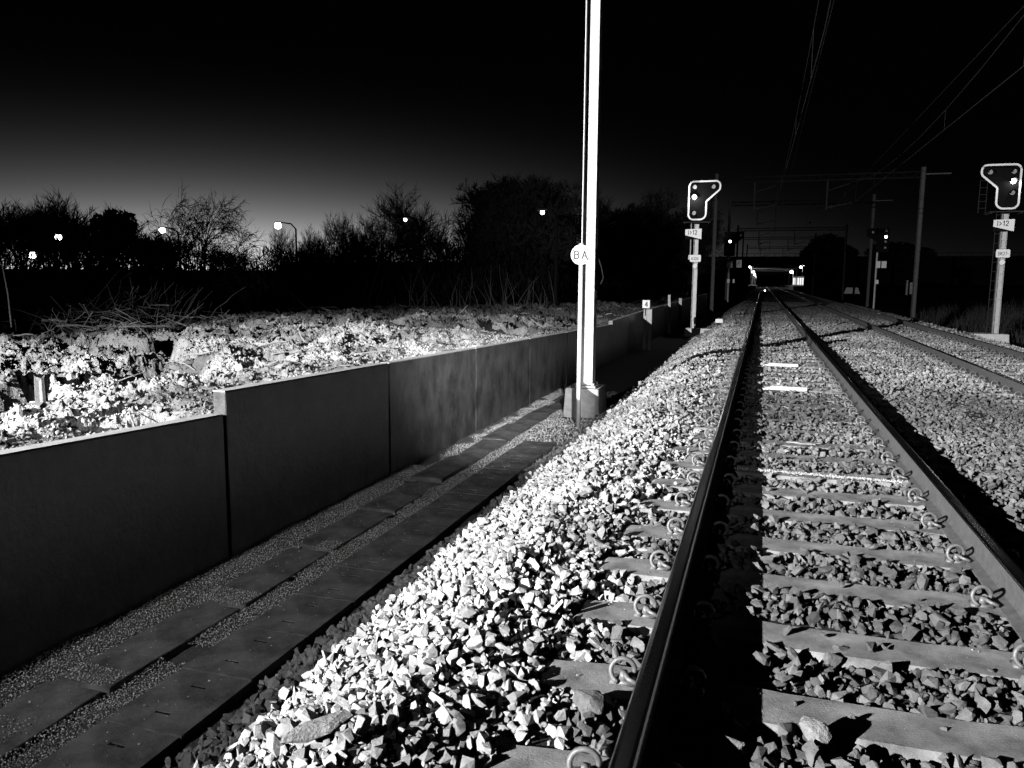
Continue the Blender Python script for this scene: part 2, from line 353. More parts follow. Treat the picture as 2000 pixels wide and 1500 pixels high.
def clip_mesh():
    m = MB(); pts = []
    for i in range(19):
        t = R(-70+i*285/18); pts.append((.128+.043*math.cos(t), .030-.05*i/18, -.124+.043*math.sin(t)))
    pts += [(.112, -.022, -.158), (.122, -.01, -.140), (.118, .02, -.132), (.10, .045, -.138), (.068, .05, -.148)]
    m.tube(pts, .0095, 7)
    m.box(.078, .175, -.03, .03, -.1755, -.160, .006); m.box(.105, .14, -.012, .022, -.1597, -.128, .006)
    return m
sp0 = empty('sleeper'); sleeper_mesh().build('concrete_beam', M['sleeper'], sp0)
tag(sp0, 'x', 'sleeper', 'sleepers of the near track')
clipdata = clip_mesh().build('rail_clip', M['clip'], sp0, smooth=True); cm = clipdata.data
clipdata.location = (-.75, 0, 0)
for xr, sgn in ((-.75, -1), (.75, 1), (.75, -1)):
    c = clipdata.copy(); COL.objects.link(c); c.parent = sp0; c.location = (xr, 0, 0); c.rotation_euler = (0, 0, math.pi if sgn < 0 else 0)
beam = [c for c in sp0.children if c.name.startswith('concrete')][0]; bmesh_data = beam.data
for t in (0, 1):
    s0, sp_ = sleeper_y(t); n = 0; y = s0
    if t == 1: y += math.ceil((11.0-y)/sp_)*sp_
    first = True
    while y < 46:
        n += 1
        near = y < (16 if t == 0 else 26)
        if t == 0 and n == 1: o = sp0
        else:
            if near: o = copy_tree(sp0)
            else:
                o = bpy.data.objects.new('sleeper', bmesh_data); COL.objects.link(o)
        o.location = (TC[t]+rng.uniform(-.015, .015), y, 0); o.rotation_euler = (0, 0, rng.uniform(-.012, .012))
        where = 'near track counted from the bottom edge' if t == 0 else 'far track counted from the right edge'
        tag(o, ordw(n)+' grey concrete sleeper of the '+where, 'sleeper', 'sleepers of the '+('near' if t == 0 else 'far')+' track'); y += sp_

# ---------------- walkway slabs ----------------
y = 1.87; n = 0
def tilt(o, x, y, z, a): o.location = (x, y, z); o.rotation_euler = (rng.uniform(-a, a), rng.uniform(-a, a), rng.uniform(-a, a))
while y < 13.5:
    ln = 1.1; n += 1; m = MB()
    k = 8; e = [(-.175+rng.uniform(-.004, .004), -ln/2+.01+i*(ln-.02)/k) for i in range(k+1)]+[(.175+rng.uniform(-.004, .004), ln/2-.01-i*(ln-.02)/k) for i in range(k+1)]
    if n % 3 == 1: e[0] = (-.12, -ln/2+.03)
    if n % 3 == 2: e[k] = (-.10, ln/2-.02); e[k-1] = (-.172, ln/2-.10)
    m.prism(e, 'z', -.05, 0)
    o = m.build('trough_lid', M['slab'], bevel=.003); tilt(o, -3.315, y+ln/2, -.793+(.03 if n in (6, 8) else 0), .03)
    tag(o, ordw(n)+' long dark concrete lid in the row nearer the wall, counted from below', 'trough lid', 'long lids beside the wall'); y += ln+.015
y = 1.68; n = 0
def lid2():
    m = MB(); sm = []; w, l, h = .225, .2675, .05; s = (-.11, .11); sl = .045; sw = .011; x0, x1 = -w, w
    # slots run across the lid, one near each end
    ys = [-l, -.13-sw, -.13+sw, .13-sw, .13+sw, l]
    for i in range(5):
        a, c = ys[i], ys[i+1]
        if i in (1, 3):
            m.box(x0, -sl, a, c, -h, 0); m.box(sl, x1, a, c, -h, 0); sm.append(MB().box(-sl, sl, a, c, -h, -.006))  # dark filler stands in for the shade inside the opening
        else: m.box(x0, x1, a, c, -h, 0)
    m.box(x0+.01, x1-.01, -l+.01, l-.01, -h-.004, -h-.001); return m, sm
ml, mslot = lid2()
m0 = None
while y < 9.7:
    n += 1
    o = ml.build('slotted_lid', M['slab']) if m0 is None else m0.copy()
    if m0 is None: m0 = o; s0_ = [q.build('slot_fill', M['dark'], o) for q in mslot]
    else:
        COL.objects.link(o); [copy_tree(q, o) for q in s0_]
    tilt(o, -2.725+rng.uniform(-.004, .004), y+.27, -.797+rng.uniform(-.004, .004), .008)
    tag(o, ordw(n)+' slotted concrete lid in the row beside the ballast, counted from below', 'trough lid', 'slotted lids beside the ballast'); y += .545

# ---------------- retaining wall ----------------
wt = empty('retaining_wall', (-3.8, 5, -.85)); tag(wt, 'long stepped concrete retaining wall between the walkway and the field', 'wall')
ed = [-3.25, -.57, 2.11, 4.79]+[4.80+2.68*i for i in range(1, 6)]+[20.6, 20.61+2.7, 26.0, 28.7, 31.4, 34.1, 37, 40, 43, 46, 52, 58]
prev = ed[0]
for q in ed[1:]:
    a, c = prev+.017, q-.017; off = .0 if prev < 4.7 else (-.0)
    za, zc_ = float(walltop(np.array(prev+.02))), float(walltop(np.array(q-.02)))
    m = MB(); x0, x1 = -3.87+off, -3.76+off
    def pz(z): return z
    m.add([(x0, a, -1.2), (x1, a, -1.2), (x1, c, -1.2), (x0, c, -1.2), (x0, a, za), (x1, a, za), (x1, c, zc_), (x0, c, zc_)], [(3, 2, 1, 0), (4, 5, 6, 7), (0, 1, 5, 4), (1, 2, 6, 5), (2, 3, 7, 6), (3, 0, 4, 7)])
    p = m.build('wall_panel', M['wall'], wt, bevel=.004); p.matrix_parent_inverse = Matrix.Translation((3.8, -5, .85))
    cp = MB(); cp.add([(x0-.002, a, za+.002), (x1-.004, a, za+.002), (x1-.004, c, zc_+.002), (x0-.002, c, zc_+.002), (x0-.002, a, za+.012), (x1-.004, a, za+.012), (x1-.004, c, zc_+.012), (x0-.002, c, zc_+.012)], [(3, 2, 1, 0), (4, 5, 6, 7), (0, 1, 5, 4), (1, 2, 6, 5), (2, 3, 7, 6), (3, 0, 4, 7)])
    o = cp.build('coping', M['wallcap'], p); prev = q

# ---------------- stroke lettering ----------------
def arc(cx_, cz, rx, rz, a0, a1, n=8): return [(cx_+rx*math.cos(R(a0+(a1-a0)*i/n)), cz+rz*math.sin(R(a0+(a1-a0)*i/n))) for i in range(n+1)]
GL = {'B': [[(0, 0), (0, 1)], [(0, 1), (.4, 1)]+arc(.4, .76, .25, .24, 90, -90)+[(0, .52)], [(.4, .52)]+arc(.42, .26, .28, .26, 90, -90)+[(0, 0)]],
      'A': [[(0, 0), (.36, 1), (.72, 0)], [(.14, .35), (.58, .35)]],
      'i': [[(0, 0), (0, .68)], [(0, .86), (0, .97)]], '>': [[(0, .8), (.5, .45), (0, .1)]],
      '1': [[(0, .75), (.25, 1), (.25, 0)]], '2': [arc(.3, .7, .3, .3, 170, -30)+[(0, 0), (.62, 0)]],
      '4': [[(.5, 0), (.5, 1), (0, .3), (.7, .3)]], '3': [arc(.28, .75, .28, .25, 150, -90)+arc(.28, .25, .32, .26, 90, -150)],
      'K': [[(0, 0), (0, 1)], [(.55, 1), (0, .4)], [(.15, .55), (.6, 0)]], '-': [[(0, .45), (.4, .45)]], '6': [arc(.3, .3, .3, .3, 0, 360)+[], [(.02, .35), (.1, .7), (.45, 1)]],
      '7': [[(0, 1), (.6, 1), (.2, 0)]]}
def letters(text, x, y, z, h, w, thick, name, parent, sx=.8, gap=.25, mirror=1):
    m = MB(); cx_ = x
    for ch in text:
        if ch == ' ': cx_ += .4*h; continue
        for path in GL[ch]:
            pts = [(cx_+p[0]*h*sx, z+p[1]*h) for p in path]
            for (a0, b0), (a1, b1) in zip(pts[:-1], pts[1:]):
                d = Vector((a1-a0, b1-b0)); 
                if d.length < 1e-6: continue
                d.normalize(); nx, nz = -d.y*thick/2, d.x*thick/2; ex, ez = d.x*thick*.3, d.y*thick*.3
                m.prism([(a0-ex+nx, b0-ez+nz), (a1+ex+nx, b1+ez+nz), (a1+ex-nx, b1+ez-nz), (a0-ex-nx, b0-ez-nz)], 'y', y, y-.003-random.random()*.001)
        cx_ += (max(p[0] for path in GL[ch] for p in path)*sx+gap)*h
    return m.build(name, M['letter'], parent)

# ---------------- near mast ----------------
mast = empty('catenary_mast', (-2.64, 12.31, -.37)); tag(mast, 'brightly lit steel mast rising out of the top of the photo', 'mast')
m = MB(); m.box(-.11, -.095, -.11, .11, .03, 11.5); m.box(.095, .11, -.11, .11, .03, 11.5); m.box(-.0945, .0945, -.005, .005, .03, 11.5)
m.build('column', M['steel'], mast)
m = MB(); m.box(-.17, .17, -.17, .17, 0.001, .028)
for a in (-.135, .135):
    for c in (-.135, .135): m.tube([(a, c, .029), (a, c, .075)], .014, 6)
m.build('base_plate', M['steel'], mast)
m = MB(); m.box(.115, .14, -.03, .03, 1.55, 2.2); m.tube([(.13, 0, 2.1), (.2, 0, 1.9), (.23, 0, 1.75), (.19, 0, 1.65)], .008, 5)
m.build('earthing_bracket', M['dsteel'], mast)
fb = MB(); fb.box(-2.96, -2.37, 12.0, 12.72, -.95, -.372, .03)
tag(fb.build('mast_foundation', M['block'], bevel=.01), 'pale concrete foundation block under the nearest mast', 'concrete block')
pole = empty('sign_post', (-2.5, 11.1, -.86)); tag(pole, 'thin white post carrying the round BA sign, before the mast', 'sign post')
MB().tube([(0, 0, 0), (0, 0, 2.72)], .034, 20).build('post', M['pole'], pole, smooth=True)
ds = [(.143*math.cos(R(a)), .143*math.sin(R(a))+2.56) for a in range(0, 360, 8)]
pl = MB().prism(ds, 'y', -.040, -.046).build('sign_disc', M['white'], pole)
rg = MB(); ro = [(.128, 0)]
for a in range(0, 360, 8):
    if a in (176, 184): continue
    c0, s0_, c1, s1 = math.cos(R(a)), math.sin(R(a)), math.cos(R(a+8)), math.sin(R(a+8))
    rg.prism([(.129*c0, 2.56+.129*s0_), (.129*c1, 2.56+.129*s1), (.118*c1, 2.56+.118*s1), (.118*c0, 2.56+.118*s0_)], 'y', -.0465, -.0485)
rg.build('ring', M['letter'], pl)
letters('B', -.088, -.0465, 2.505, .105, 0, .018, 'lettering', pl, .8)
letters('A', .022, -.0465, 2.505, .105, 0, .018, 'lettering', pl, .95)
m = MB()
for z in (2.635, 2.49): m.tube([(0, -.0465, z), (0, -.053, z)], .006, 8)
m.build('bolt', M['letter'], pl)
m = MB(); m.box(-.03, .03, -.039, .0, 2.66, 2.69); m.build('clamp', M['dsteel'], pole)
# distance post "4"
dp = empty('marker_post', (-3.42, 24.9, -.85)); tag(dp, 'twin legged concrete marker post topped by a white plate reading 4', 'marker post')
m = MB(); m.box(-.13, -.035, -.05, .05, 0, 1.3); m.box(.035, .13, -.05, .05, 0, 1.3); m.box(-.034, .034, -.03, .03, .9, 1.3); m.build('concrete_post', M['wallcap'], dp)
pp = MB().box(-.17, .06, -.075, -.06, 1.34, 1.59).build('plate', M['white'], dp, bevel=.004)
letters('4', -.085, -.076, 1.395, .14, 0, .026, 'lettering', pp, .8)
MB().box(-.09, -.06, -.0595, -.0505, 1.1, 1.45).build('bracket', M['dsteel'], dp)
m = MB()
for i, (x, y_, h, w, lb) in enumerate(((-3.62, 33, .72, .12, 'tall stub'), (-3.6, 37, .36, .15, 'short squat stub'), (-3.0, 36, .75, .10, 'lone leaning stub'))):
    o = MB().box(-w/2, w/2, -w/2, w/2, 0, 1.3+h*.6, .01).build('stub_post', M['block']); o.location = (x, y_, -.95+(0 if i < 2 else -.2)); o.rotation_euler = (0, .03*(i-1), 0)
    tag(o, ['tall pale stub post just past the marker post reading 4', 'short squat pale stub post beside a taller one past the wall', 'lone pale stub post left of the lit signal foot'][i], 'post', 'stub posts past the wall')

# ---------------- big signals ----------------
def rounded(poly, rads, n=6):
    out = []; k = len(poly)
    for i in range(k):
        p = Vector(poly[i]); a = (Vector(poly[i-1])-p).normalized(); c = (Vector(poly[(i+1) % k])-p).normalized()
        r_ = rads[i]; ang = a.angle(c); d = r_/math.tan(ang/2)
        s_, e_ = p+a*d, p+c*d; bis = (a+c).normalized(); cen = p+bis*(r_/math.sin(ang/2))
        a0 = math.atan2(*(s_-cen).yx); a1 = math.atan2(*(e_-cen).yx); dd = (a1-a0+math.pi) % (2*math.pi)-math.pi
        out += [(cen.x+r_*math.cos(a0+dd*j/n), cen.y+r_*math.sin(a0+dd*j/n)) for j in range(n+1)]
    return out
def hood(m, x, z, y0, r_=.085):
    n = 8
    for j in range(n):
        t0, t1 = R(-10+200*j/n), R(-10+200*(j+1)/n)
        m.prism([(x+r_*math.cos(t0), z+r_*math.sin(t0)), (x+r_*math.cos(t1), z+r_*math.sin(t1)), (x+(r_-.008)*math.cos(t1), z+(r_-.008)*math.sin(t1)), (x+(r_-.008)*math.cos(t0), z+(r_-.008)*math.sin(t0))], 'y', y0, y0-.16)
def signal(loc, mir, lenses, lit, label, htop, scale, text, plate_text, rz, glow):
    s = empty('main_signal', loc, rz); tag(s, label, 'railway signal', 'tall outlined signals beside the tracks')
    k = scale; zt = htop; f = mir
    poly = [(-.36, -1.5), (.36, -1.5), (.36, -.80), (.86, -.36), (.86, 0), (-.36, 0)]
    poly = [(p[0]*k, p[1]*k+zt) for p in poly]; rads = [.22*k, .25*k, .06*k, .2*k, .2*k, .22*k]
    outer = [(p[0]*f, p[1]) for p in rounded(poly, rads)]
    pan = MB().prism(outer, 'y', -.10, -.02).build('panel', M['black'], s)
    cen = (f*.1*k, zt-.7*k)
    m = MB(); n = len(outer); wn = 1 if sum(outer[i-1][0]*outer[i][1]-outer[i][0]*outer[i-1][1] for i in range(n)) > 0 else -1
    for i in range(n):
        a, c = Vector(outer[i-1]), Vector(outer[i])
        if (c-a).length < 1e-5: continue
        d = (c-a).normalized(); nv = Vector((-d.y, d.x))*wn
        t_ = .062*k
        m.prism([tuple(a), tuple(c+d*.004), tuple(c+nv*t_+d*.004), tuple(a+nv*t_)], 'y', -.102-.0004*(i % 2), -.112-.0004*(i % 2))
    m.build('reflective_border', M['white'], pan)
    for i, (lx, lz) in enumerate(lenses):
        x, z = lx*k*f, zt+lz*k; on = i == lit
        ds_ = [(x+.075*math.cos(R(a)), z+.075*math.sin(R(a))) for a in range(0, 360, 20)]
        MB().prism(ds_, 'y', -.101, -.118).build('lit_lens' if on else 'lens', M['lens'] if on else M['dimlens'], pan)
        hm = MB(); hood(hm, x, z, -.101, .1); hm.build('hood', M['black'], pan)
        if on and glow:
            l = bpy.data.lights.new('signal_glow', 'POINT'); l.energy = glow; l.shadow_soft_size = .06
            o = bpy.data.objects.new('signal_glow', l); COL.objects.link(o); o.parent = s; o.location = (x, -.36 if glow > 20 else -.26, z-.03)
    m = MB(); pb = zt-1.5*k; m.box(-.5*k, .5*k, -.16, .55, pb-.09, pb-.05)
    for a in (-.45, .45): m.box(a*k-.02, a*k+.02, -.15, .5, pb-.13, pb-.091)
    m.build('platform', M['dsteel'], s)
    m = MB()
    for a in (f*-.3+f*1.0, f*-.3+f*.78):
        m.tube([(a*k, .5, pb-.05), (a*k, .5, pb+1.0)], .012, 5)
    for q in range(5): m.tube([((f*.48)*k, .5, pb+.1+q*.22), ((f*.70)*k, .5, pb+.1+q*.22)], .01, 5)
    m.build('guard_rail', M['dsteel'], s)
    m = MB(); m.box(-.085, -.075, -.09, .09, 0, pb-.1305); m.box(.075, .085, -.09, .09, 0, pb-.1305); m.box(-.0745, .0745, -.006, .006, 0, pb-.1305)
    for q in range(12): m.box(-.0745, .0745, -.07, -.05, .3+q*.27, .33+q*.27)
    m.build('post', M['steel'], s)
    # side ladder
    m = MB()
    if f < 0:
        for a in (-.11, -.24): m.tube([(a, .02, 0), (a, .02, pb-.1)], .014, 5)
        for q in range(int(pb/.3)): m.tube([(-.11, .02, .2+q*.3), (-.24, .02, .2+q*.3)], .011, 5)
        m.build('ladder', M['dsteel'], s)
    else:
        m.tube([(-.20, .0, pb-.06), (-.20, 0, pb-1.25)], .022, 6); m.box(-.27, -.13, -.05, .05, pb-1.42, pb-1.25, .01); m.build('conduit', M['steel'], s)
    w, h = .62*k, .40*k; z = pb-.32*k-h; x0 = -.42*k if f > 0 else -.36*k
    sg = MB().prism([(x0, z+h*.95), (x0+w, z+h), (x0+w, z), (x0+w*.97, z), (x0, z+h*.40)], 'y', -.125, -.135).build('board', M['white'], s)
    MB().prism([(x0, z+h*.38), (x0+w*.92, z), (x0, z)], 'y', -.126, -.134).build('dark_wedge', M['black'], sg)
    letters(text, x0+w*.20, -.136, z+h*.46, h*.40, 0, .022, 'lettering', sg, .7, .34)
    z2 = pb-1.32*k; w2, h2 = .42*k, .27*k
    s2 = MB().prism(rounded([(-w2/2, z2-h2), (w2/2, z2-h2), (w2/2, z2), (-w2/2, z2)], [.04]*4, 3), 'y', -.125, -.135).build('number_plate', M['white'], s)
    letters(plate_text, -w2*.33, -.136, z2-h2*.72, h2*.4, 0, .012, 'lettering', s2, .7, .2)
    z3 = pb-1.75*k
    MB().prism([(.085*k*math.cos(R(a)), z3+.085*k*math.sin(R(a))) for a in range(0, 360, 20)], 'y', -.125, -.135).build('round_reflector', M['white'], s)
    m = MB(); 
    for zz in (z+h*.5, z2-h2*.5, z3): m.box(-.03, .03, -.124, -.091, zz-.02, zz+.02)
    m.build('bracket', M['dsteel'], s)
    return s
SCL = .95
signal((-2.42, 30, -.40), 1, [(-.12, -.24), (-.12, -.62), (-.12, -1.22), (.58, -.24)], 1, 'outlined signal left of the tracks, its lamp glowing over a dull board', 5.39, SCL, 'i>12', 'K326', 0, 30)
signal((7.28, 29, -.28), -1, [(-.12, -.26), (-.12, -.58), (-.12, -.95), (.58, -.26)], 1, 'outlined signal at the right edge above a bright i>12 board', 5.38, SCL, 'i>12', 'BK27-', 0, 10)
for loc, lb in (((-2.1, 30.1, -.7), 'low wide concrete slab under the signal on the left'), ((7.0, 29.0, -.7), 'pale concrete block under the signal at the right edge')):
    o = MB().box(-.62, .62, -.4, .4, 0, .30 if loc[0] < 0 else .42, .02).build('signal_foundation', M['block'], bevel=.01); o.location = loc
    tag(o, lb, 'concrete block', 'signal foundations')
m = MB()
for i in range(4): m.tube([(-1.55-.0*i, 30+.1*i, -.35), (-1.9, 29.0+.1*i, -.5), (-2.5+.12*i, 28.0, -.72), (-2.6+.1*i, 27.0, -.8)], .022, 6)
tag(m.build('cable_bundle', M['cable'], smooth=True), 'bundle of grey cables running down from the left signal foot', 'cables')
o = MB().box(-.09, .09, -.09, .09, 0, .42).build('junction_post', M['dsteel']); o.location = (-1.42, 29.0, -.55)
MB().box(-.15, .13, -.1, .1, .422, .56, .02).build('cap', M['white'], o, bevel=.01)
tag(o, 'short dark junction post with a white cap at the ballast edge', 'junction box')

# ---------------- portals ----------------
def portal(y, xl, xr, zb, ztop, zbeam, lab, extra=True, mt='psteel'):
    p = empty('catenary_portal', ((xl+xr)/2, y, zb)); tag(p, lab, 'catenary portal', 'portal frames across the tracks'); h = (xr-xl)/2
    for s_ in (-h, h):
        m = MB(); m.box(s_-.10, s_-.09, -.11, .11, 0, ztop-zb); m.box(s_+.09, s_+.10, -.11, .11, 0, ztop-zb); m.box(s_-.0895, s_+.0895, -.005, .005, 0, ztop-zb); m.build('column', M[mt], p)
    m = MB(); zz = zbeam-zb
    for dz_ in (-.14, .14): m.tube([(-h+.12, 0, zz+dz_), (h-.12, 0, zz+dz_)], .045, 6)
    k = int(2*h/.5)
    for i in range(k):
        x0 = -h+.12+(2*h-.24)*i/k; x1 = -h+.12+(2*h-.24)*(i+1)/k; m.tube([(x0, 0, zz+(-.14 if i % 2 else .14)), (x1, 0, zz+(.14 if i % 2 else -.14))], .02, 4)
    m.build('beam', M['beam'], p)
    for tx in TC:
        m = MB(); lx = tx-(xl+xr)/2
        m.tube([(lx-1.1, 0, zz-.15), (lx-1.1, 0, zz-1.75)], .045, 6); m.tube([(lx-1.1, 0, zz-1.6), (lx+.15, 0, zz-1.35)], .025, 5); m.tube([(lx-1.1, 0, zz-.7), (lx, 0, zz-.35)], .02, 5)
        m.tube([(lx-.95, 0, zz-1.57), (lx-.8, 0, zz-1.54)], .07, 8); m.build('wire_arm', M['dsteel'], p)
    if extra:
        m = MB(); m.box(-h-.35, -h-.105, -.05, .05, zz-.04, zz+.04); m.build('outrigger', M['psteel'], p); m = MB(); m.box(h+.105, h+1.3, -.04, .04, zz-.02, zz+.05); m.build('outrigger', M['psteel'], p)
    return p
portal(46, -2.72, 7.66, -.48, 7.3, 6.92, 'nearest portal frame, its pale columns flanking both signals')
portal(66, -2.8, 7.75, -.5, 8.0, 7.5, 'second portal frame, small dark signals fixed to its columns')
portal(92, -2.9, 8.3, -.5, 7.6, 7.1, 'third portal frame, dark against the dusk above the bridge', mt='dsteel')
portal(116, -2.9, 6.6, -.5, 8.0, 7.4, 'fourth portal frame, small and dark just before the bridge', mt='dsteel')
portal(145, -2.9, 7.6, -.5, 7.9, 7.3, 'farthest portal frame, only its thin beam showing over the bridge', False, mt='dsteel')

# small signals at the second portal
def small_signal(loc, body, board, lenses, lit, label, plates):
    s = empty('block_signal', loc); tag(s, label, 'railway signal', 'small signals by the second portal')
    MB().tube([(0, 0, 0), (0, 0, body[0][1])], .07, 8).build('post', M['steel' if plates else 'dsteel'], s)
    pan = MB().prism(body, 'y', -.12, -.08).build('panel', M['black'], s)
    for i, (x, z) in enumerate(lenses):
        MB().prism([(x+.085*math.cos(R(a)), z+.085*math.sin(R(a))) for a in range(0, 360, 30)], 'y', -.121, -.14).build('lit_lens' if i == lit else 'lens', M['lens'] if i == lit else M['dimlens'], pan)
        hm = MB(); hood(hm, x, z, -.121, .15); hm.build('hood', M['black'], pan)
    for x, z, w, h in board: MB().box(x-w/2, x+w/2, -.13, -.11, z-h/2, z+h/2).build('plate', M['white'], s)
    return s
small_signal((-2.62, 65, -.6), [(-.45, 3.95), (.4, 3.95), (.4, 4.9), (1.05, 5.4), (1.05, 5.85), (-.45, 5.85)], [(.05, 3.35, .45, .6), (.75, 3.35, .4, .6), (0.0, 2.0, .2, .3), (.4, 2.0, .15, .3)], [(0, 5.55), (0, 5.1), (0, 4.75), (0, 4.2), (.8, 5.55)], 1, 'small black signal on the left column of the second portal', True)
small_signal((8.1, 65, -.6), [(-.1, 4.2), (.75, 4.2), (.75, 6.0), (-.8, 6.0), (-.8, 5.4), (-.1, 5.0)], [(.1, 3.3, .3, .5), (.5, 3.3, .35, .5), (.1, 2.0, .2, .3)], [(.5, 5.8), (.5, 5.35), (.5, 5.0), (.5, 4.55), (-.4, 5.7)], 1, 'small black signal on the right column of the second portal', True)
o = empty('lineside_cabinet', (14.2, 88, -.3)); tag(o, 'pale upright lineside cabinet standing right of the far track', 'cabinet')
MB().box(-.35, .35, -.25, .25, .45, 1.85, .01).build('body', M['far'], o); MB().box(-.38, .38, -.28, .28, 1.853, 1.92, .03).build('lid', M['far'], o); MB().box(-.28, .28, -.2, .2, -.2, .448).build('plinth', M['block'], o)
o = MB().box(-.9, .9, -.4, .4, 0, .75, .25).build('rubble_sack', M['block']); o.location = (10.4, 104, .0); tag(o, 'low grey bulk sack lying beyond the second portal', 'sack')

# ---------------- overhead wires ----------------
sup = [-14, 14, 46, 66, 92, 116, 145, 178]
for t in (0, 1):
    tx = TC[t]+(.15 if t == 0 else .1); zc0 = 5.32
    m = MB(); m.tube([(tx+(.16 if i % 2 else -.12), y_, zc0) for i, y_ in enumerate(sup)], .009, 5)
    w = m.build('contact_wire', M['wire']); tag(w, 'overhead wires hanging above the '+('near track' if t == 0 else 'far track towards the right'), 'overhead wire', 'overhead wires')
    m = MB(); pts = []
    for i in range(len(sup)-1):
        a, c = sup[i], sup[i+1]; x0 = tx+(.16 if i % 2 else -.12); x1 = tx+(-.12 if i % 2 else .16)
        for q in range(10): f = q/10; pts.append((x0+(x1-x0)*f, a+(c-a)*f, zc0+1.35-4*(1.0 if c-a > 25 else .7)*f*(1-f)))
    m.tube(pts, .0075, 5); m.build('messenger_wire', M['wire'], w)
    for q, p in enumerate(pts):
        if q % 2 == 1: MB().tube([p, (p[0], p[1], zc0+.01)], .003, 4).build('dropper', M['wire'], w)
    o = MB().tube([(tx+.5, y_, 6.9-.0*y_) for y_ in sup], .0075, 5).build('feeder_wire', M['wire'], w)

# ---------------- bridge, embankment and station ----------------
br = empty('road_bridge', (2.6, 180, -.5)); tag(br, 'black road bridge crossing the tracks, the lit station framed beneath it', 'bridge')
m = MB(); m.box(-34, 60, 0, 9, 5.6, 7.35); m.build('deck', M['bridge'], br)
m = MB()
for i in range(44): m.tube([(-34+i*2.1, .2, 7.35), (-34+i*2.1, .2, 8.0)], .04, 4)
m.tube([(-34, .2, 8.0), (57, .2, 8.0)], .04, 4); m.build('railing', M['dsteel'], br)
for a, c in ((-34, -5.8), (6.2, 60)): MB().box(a, c, .2, 8.8, -.5, 5.597).build('abutment', M['bridge'], br)
em = MB(); em.add([(-75, 178, -1), (-31, 178, -1), (-31, 186, 6.9), (-75, 186, -.5), (-75, 200, -.5), (-31, 200, 6.9)], [(0, 1, 2, 3), (3, 2, 5, 4)])
em.add([(46, 178, -1), (400, 178, -1), (400, 186, 6.4), (46, 186, 6.9), (400, 200, 6.4), (46, 200, 6.9)], [(0, 1, 2, 3), (3, 2, 4, 5)])
tag(em.build('embankment', M['bank']), kind='structure')
for x0, x1, lb in ((-5.2, -1.6, 'lit station platform on the left beyond the bridge'), (7.2, 12, 'lit station platform on the right beyond the bridge')):
    tag(MB().box(x0, x1, 205, 400, -.6, .45).build('platform', M['far'], bevel=.02), lb, 'platform', 'station platforms')
def lamp_post(x, y_, z0, h, lab, r_=.3, power=0, bracket=1.2, grp='station lamps', mat_='steel'):
    o = empty('street_lamp' if grp != 'station lamps' else 'station_lamp', (x, y_, z0)); tag(o, lab, 'street lamp' if grp != 'station lamps' else 'station lamp', grp)
    MB().tube([(0, 0, 0), (0, 0, h-.35), (-bracket*.3, 0, h), (-bracket, 0, h+.12)], [.09, .06, .05, .04], 7).build('post', M[mat_], o)
    m = MB(); m.box(-bracket-.36, -bracket+.06, -.12, .12, h+.08, h+.15, .03); m.build('head', M['dsteel'], o)
    m = MB(); n = 8
    pts = [(-bracket-.18, 0, h+.077), (-bracket-.18, 0, h+.07-r_*.5), (-bracket-.18, 0, h+.07-r_), (-bracket-.18, 0, h+.07-r_*1.35)]
    m.tube(pts, [r_*.6, r_*.8, r_*.75, r_*.3], 10); m.build('lamp_glass', M['lamp'], o)
    if power:
        l = bpy.data.lights.new('lamp_light', 'POINT'); l.energy = power*.2; l.shadow_soft_size = .3
        lo = bpy.data.objects.new('lamp_light', l); COL.objects.link(lo); lo.parent = o; lo.location = (-bracket-.18, 0, h-.5)
st = [(-3.0, 214, .45, 4.9, .3, 2200, 'pale lamp post at the left rim of the opening under the bridge'),
      (-2.3, 232, .45, 3.9, .45, 3000, 'bright lamp over the left platform, nearest the left lamp post'),
      (-2.2, 262, .45, 3.4, .4, 1500, 'second bright lamp above the left platform'),
      (5.6+2.3, 232, .45, 4.0, .5, 3000, 'brightest lamp over the right platform beside the shelter'),
      (10.6, 240, .45, 5.4, .4, 800, 'high lamp over the shelter roof, lower of two'),
      (11.6, 245, .45, 6.2, .4, 800, 'highest lamp over the shelter roof'),
      (13.6, 250, .45, 3.4, .25, 500, 'small lamp above the right end of the shelter'),
      (11.5, 220, .45, 5.2, .22, 1800, 'slim lamp post at the right rim of the opening under the bridge')]
for x, y_, z0, h, r_, pw, lb in st: lamp_post(x, y_, z0, h, lb, r_, pw, .3)
sh = empty('station_shelter', (9.7, 240, .45)); tag(sh, 'lit glazed station shelter on the right platform', 'shelter')
MB().box(-1.5, 1.5, .0, 2.2, 2.4, 2.6, .05).build('roof', M['far'], sh)
for i in range(5):
    MB().box(-1.45+i*.6, -1.45+i*.6+.42, .05, .1, .2, 2.2).build('window', M['window'], sh)
m = MB()
for i in range(6): m.box(-1.58+i*.6, -1.5+i*.6, .02, .12, 0, 2.398)
m.build('frame', M['dsteel'], sh)
for i, y_ in enumerate((219, 245, 280, 330, 400)):
    p = empty('station_portal', (2.6, y_, -.5)); tag(p, ordw(i+1)+' grey beam across the station tracks beyond the bridge', 'portal frame', 'station portal frames')
    m = MB(); m.box(-5.2, 5.6, -.2, .2, 5.3, 5.52); m.build('beam', M['far'], p)
    m = MB(); m.box(-5.4, -5.2, -.15, .15, 0, 5.9); m.box(5.6, 5.8, -.15, .15, 0, 5.9); m.build('columns', M['far'], p)
ls = empty('dwarf_signal', (.45, 150, -.85)); tag(ls, 'small lit ground signal low between the rails under the bridge', 'signal')
MB().box(-.25, .25, 0, .3, 0, .9, .03).build('housing', M['black'], ls); MB().prism([(.13*math.cos(R(a)), .6+.13*math.sin(R(a))) for a in range(0, 360, 30)], 'y', -.03, -.002).build('lit_lens', M['lens'], ls)
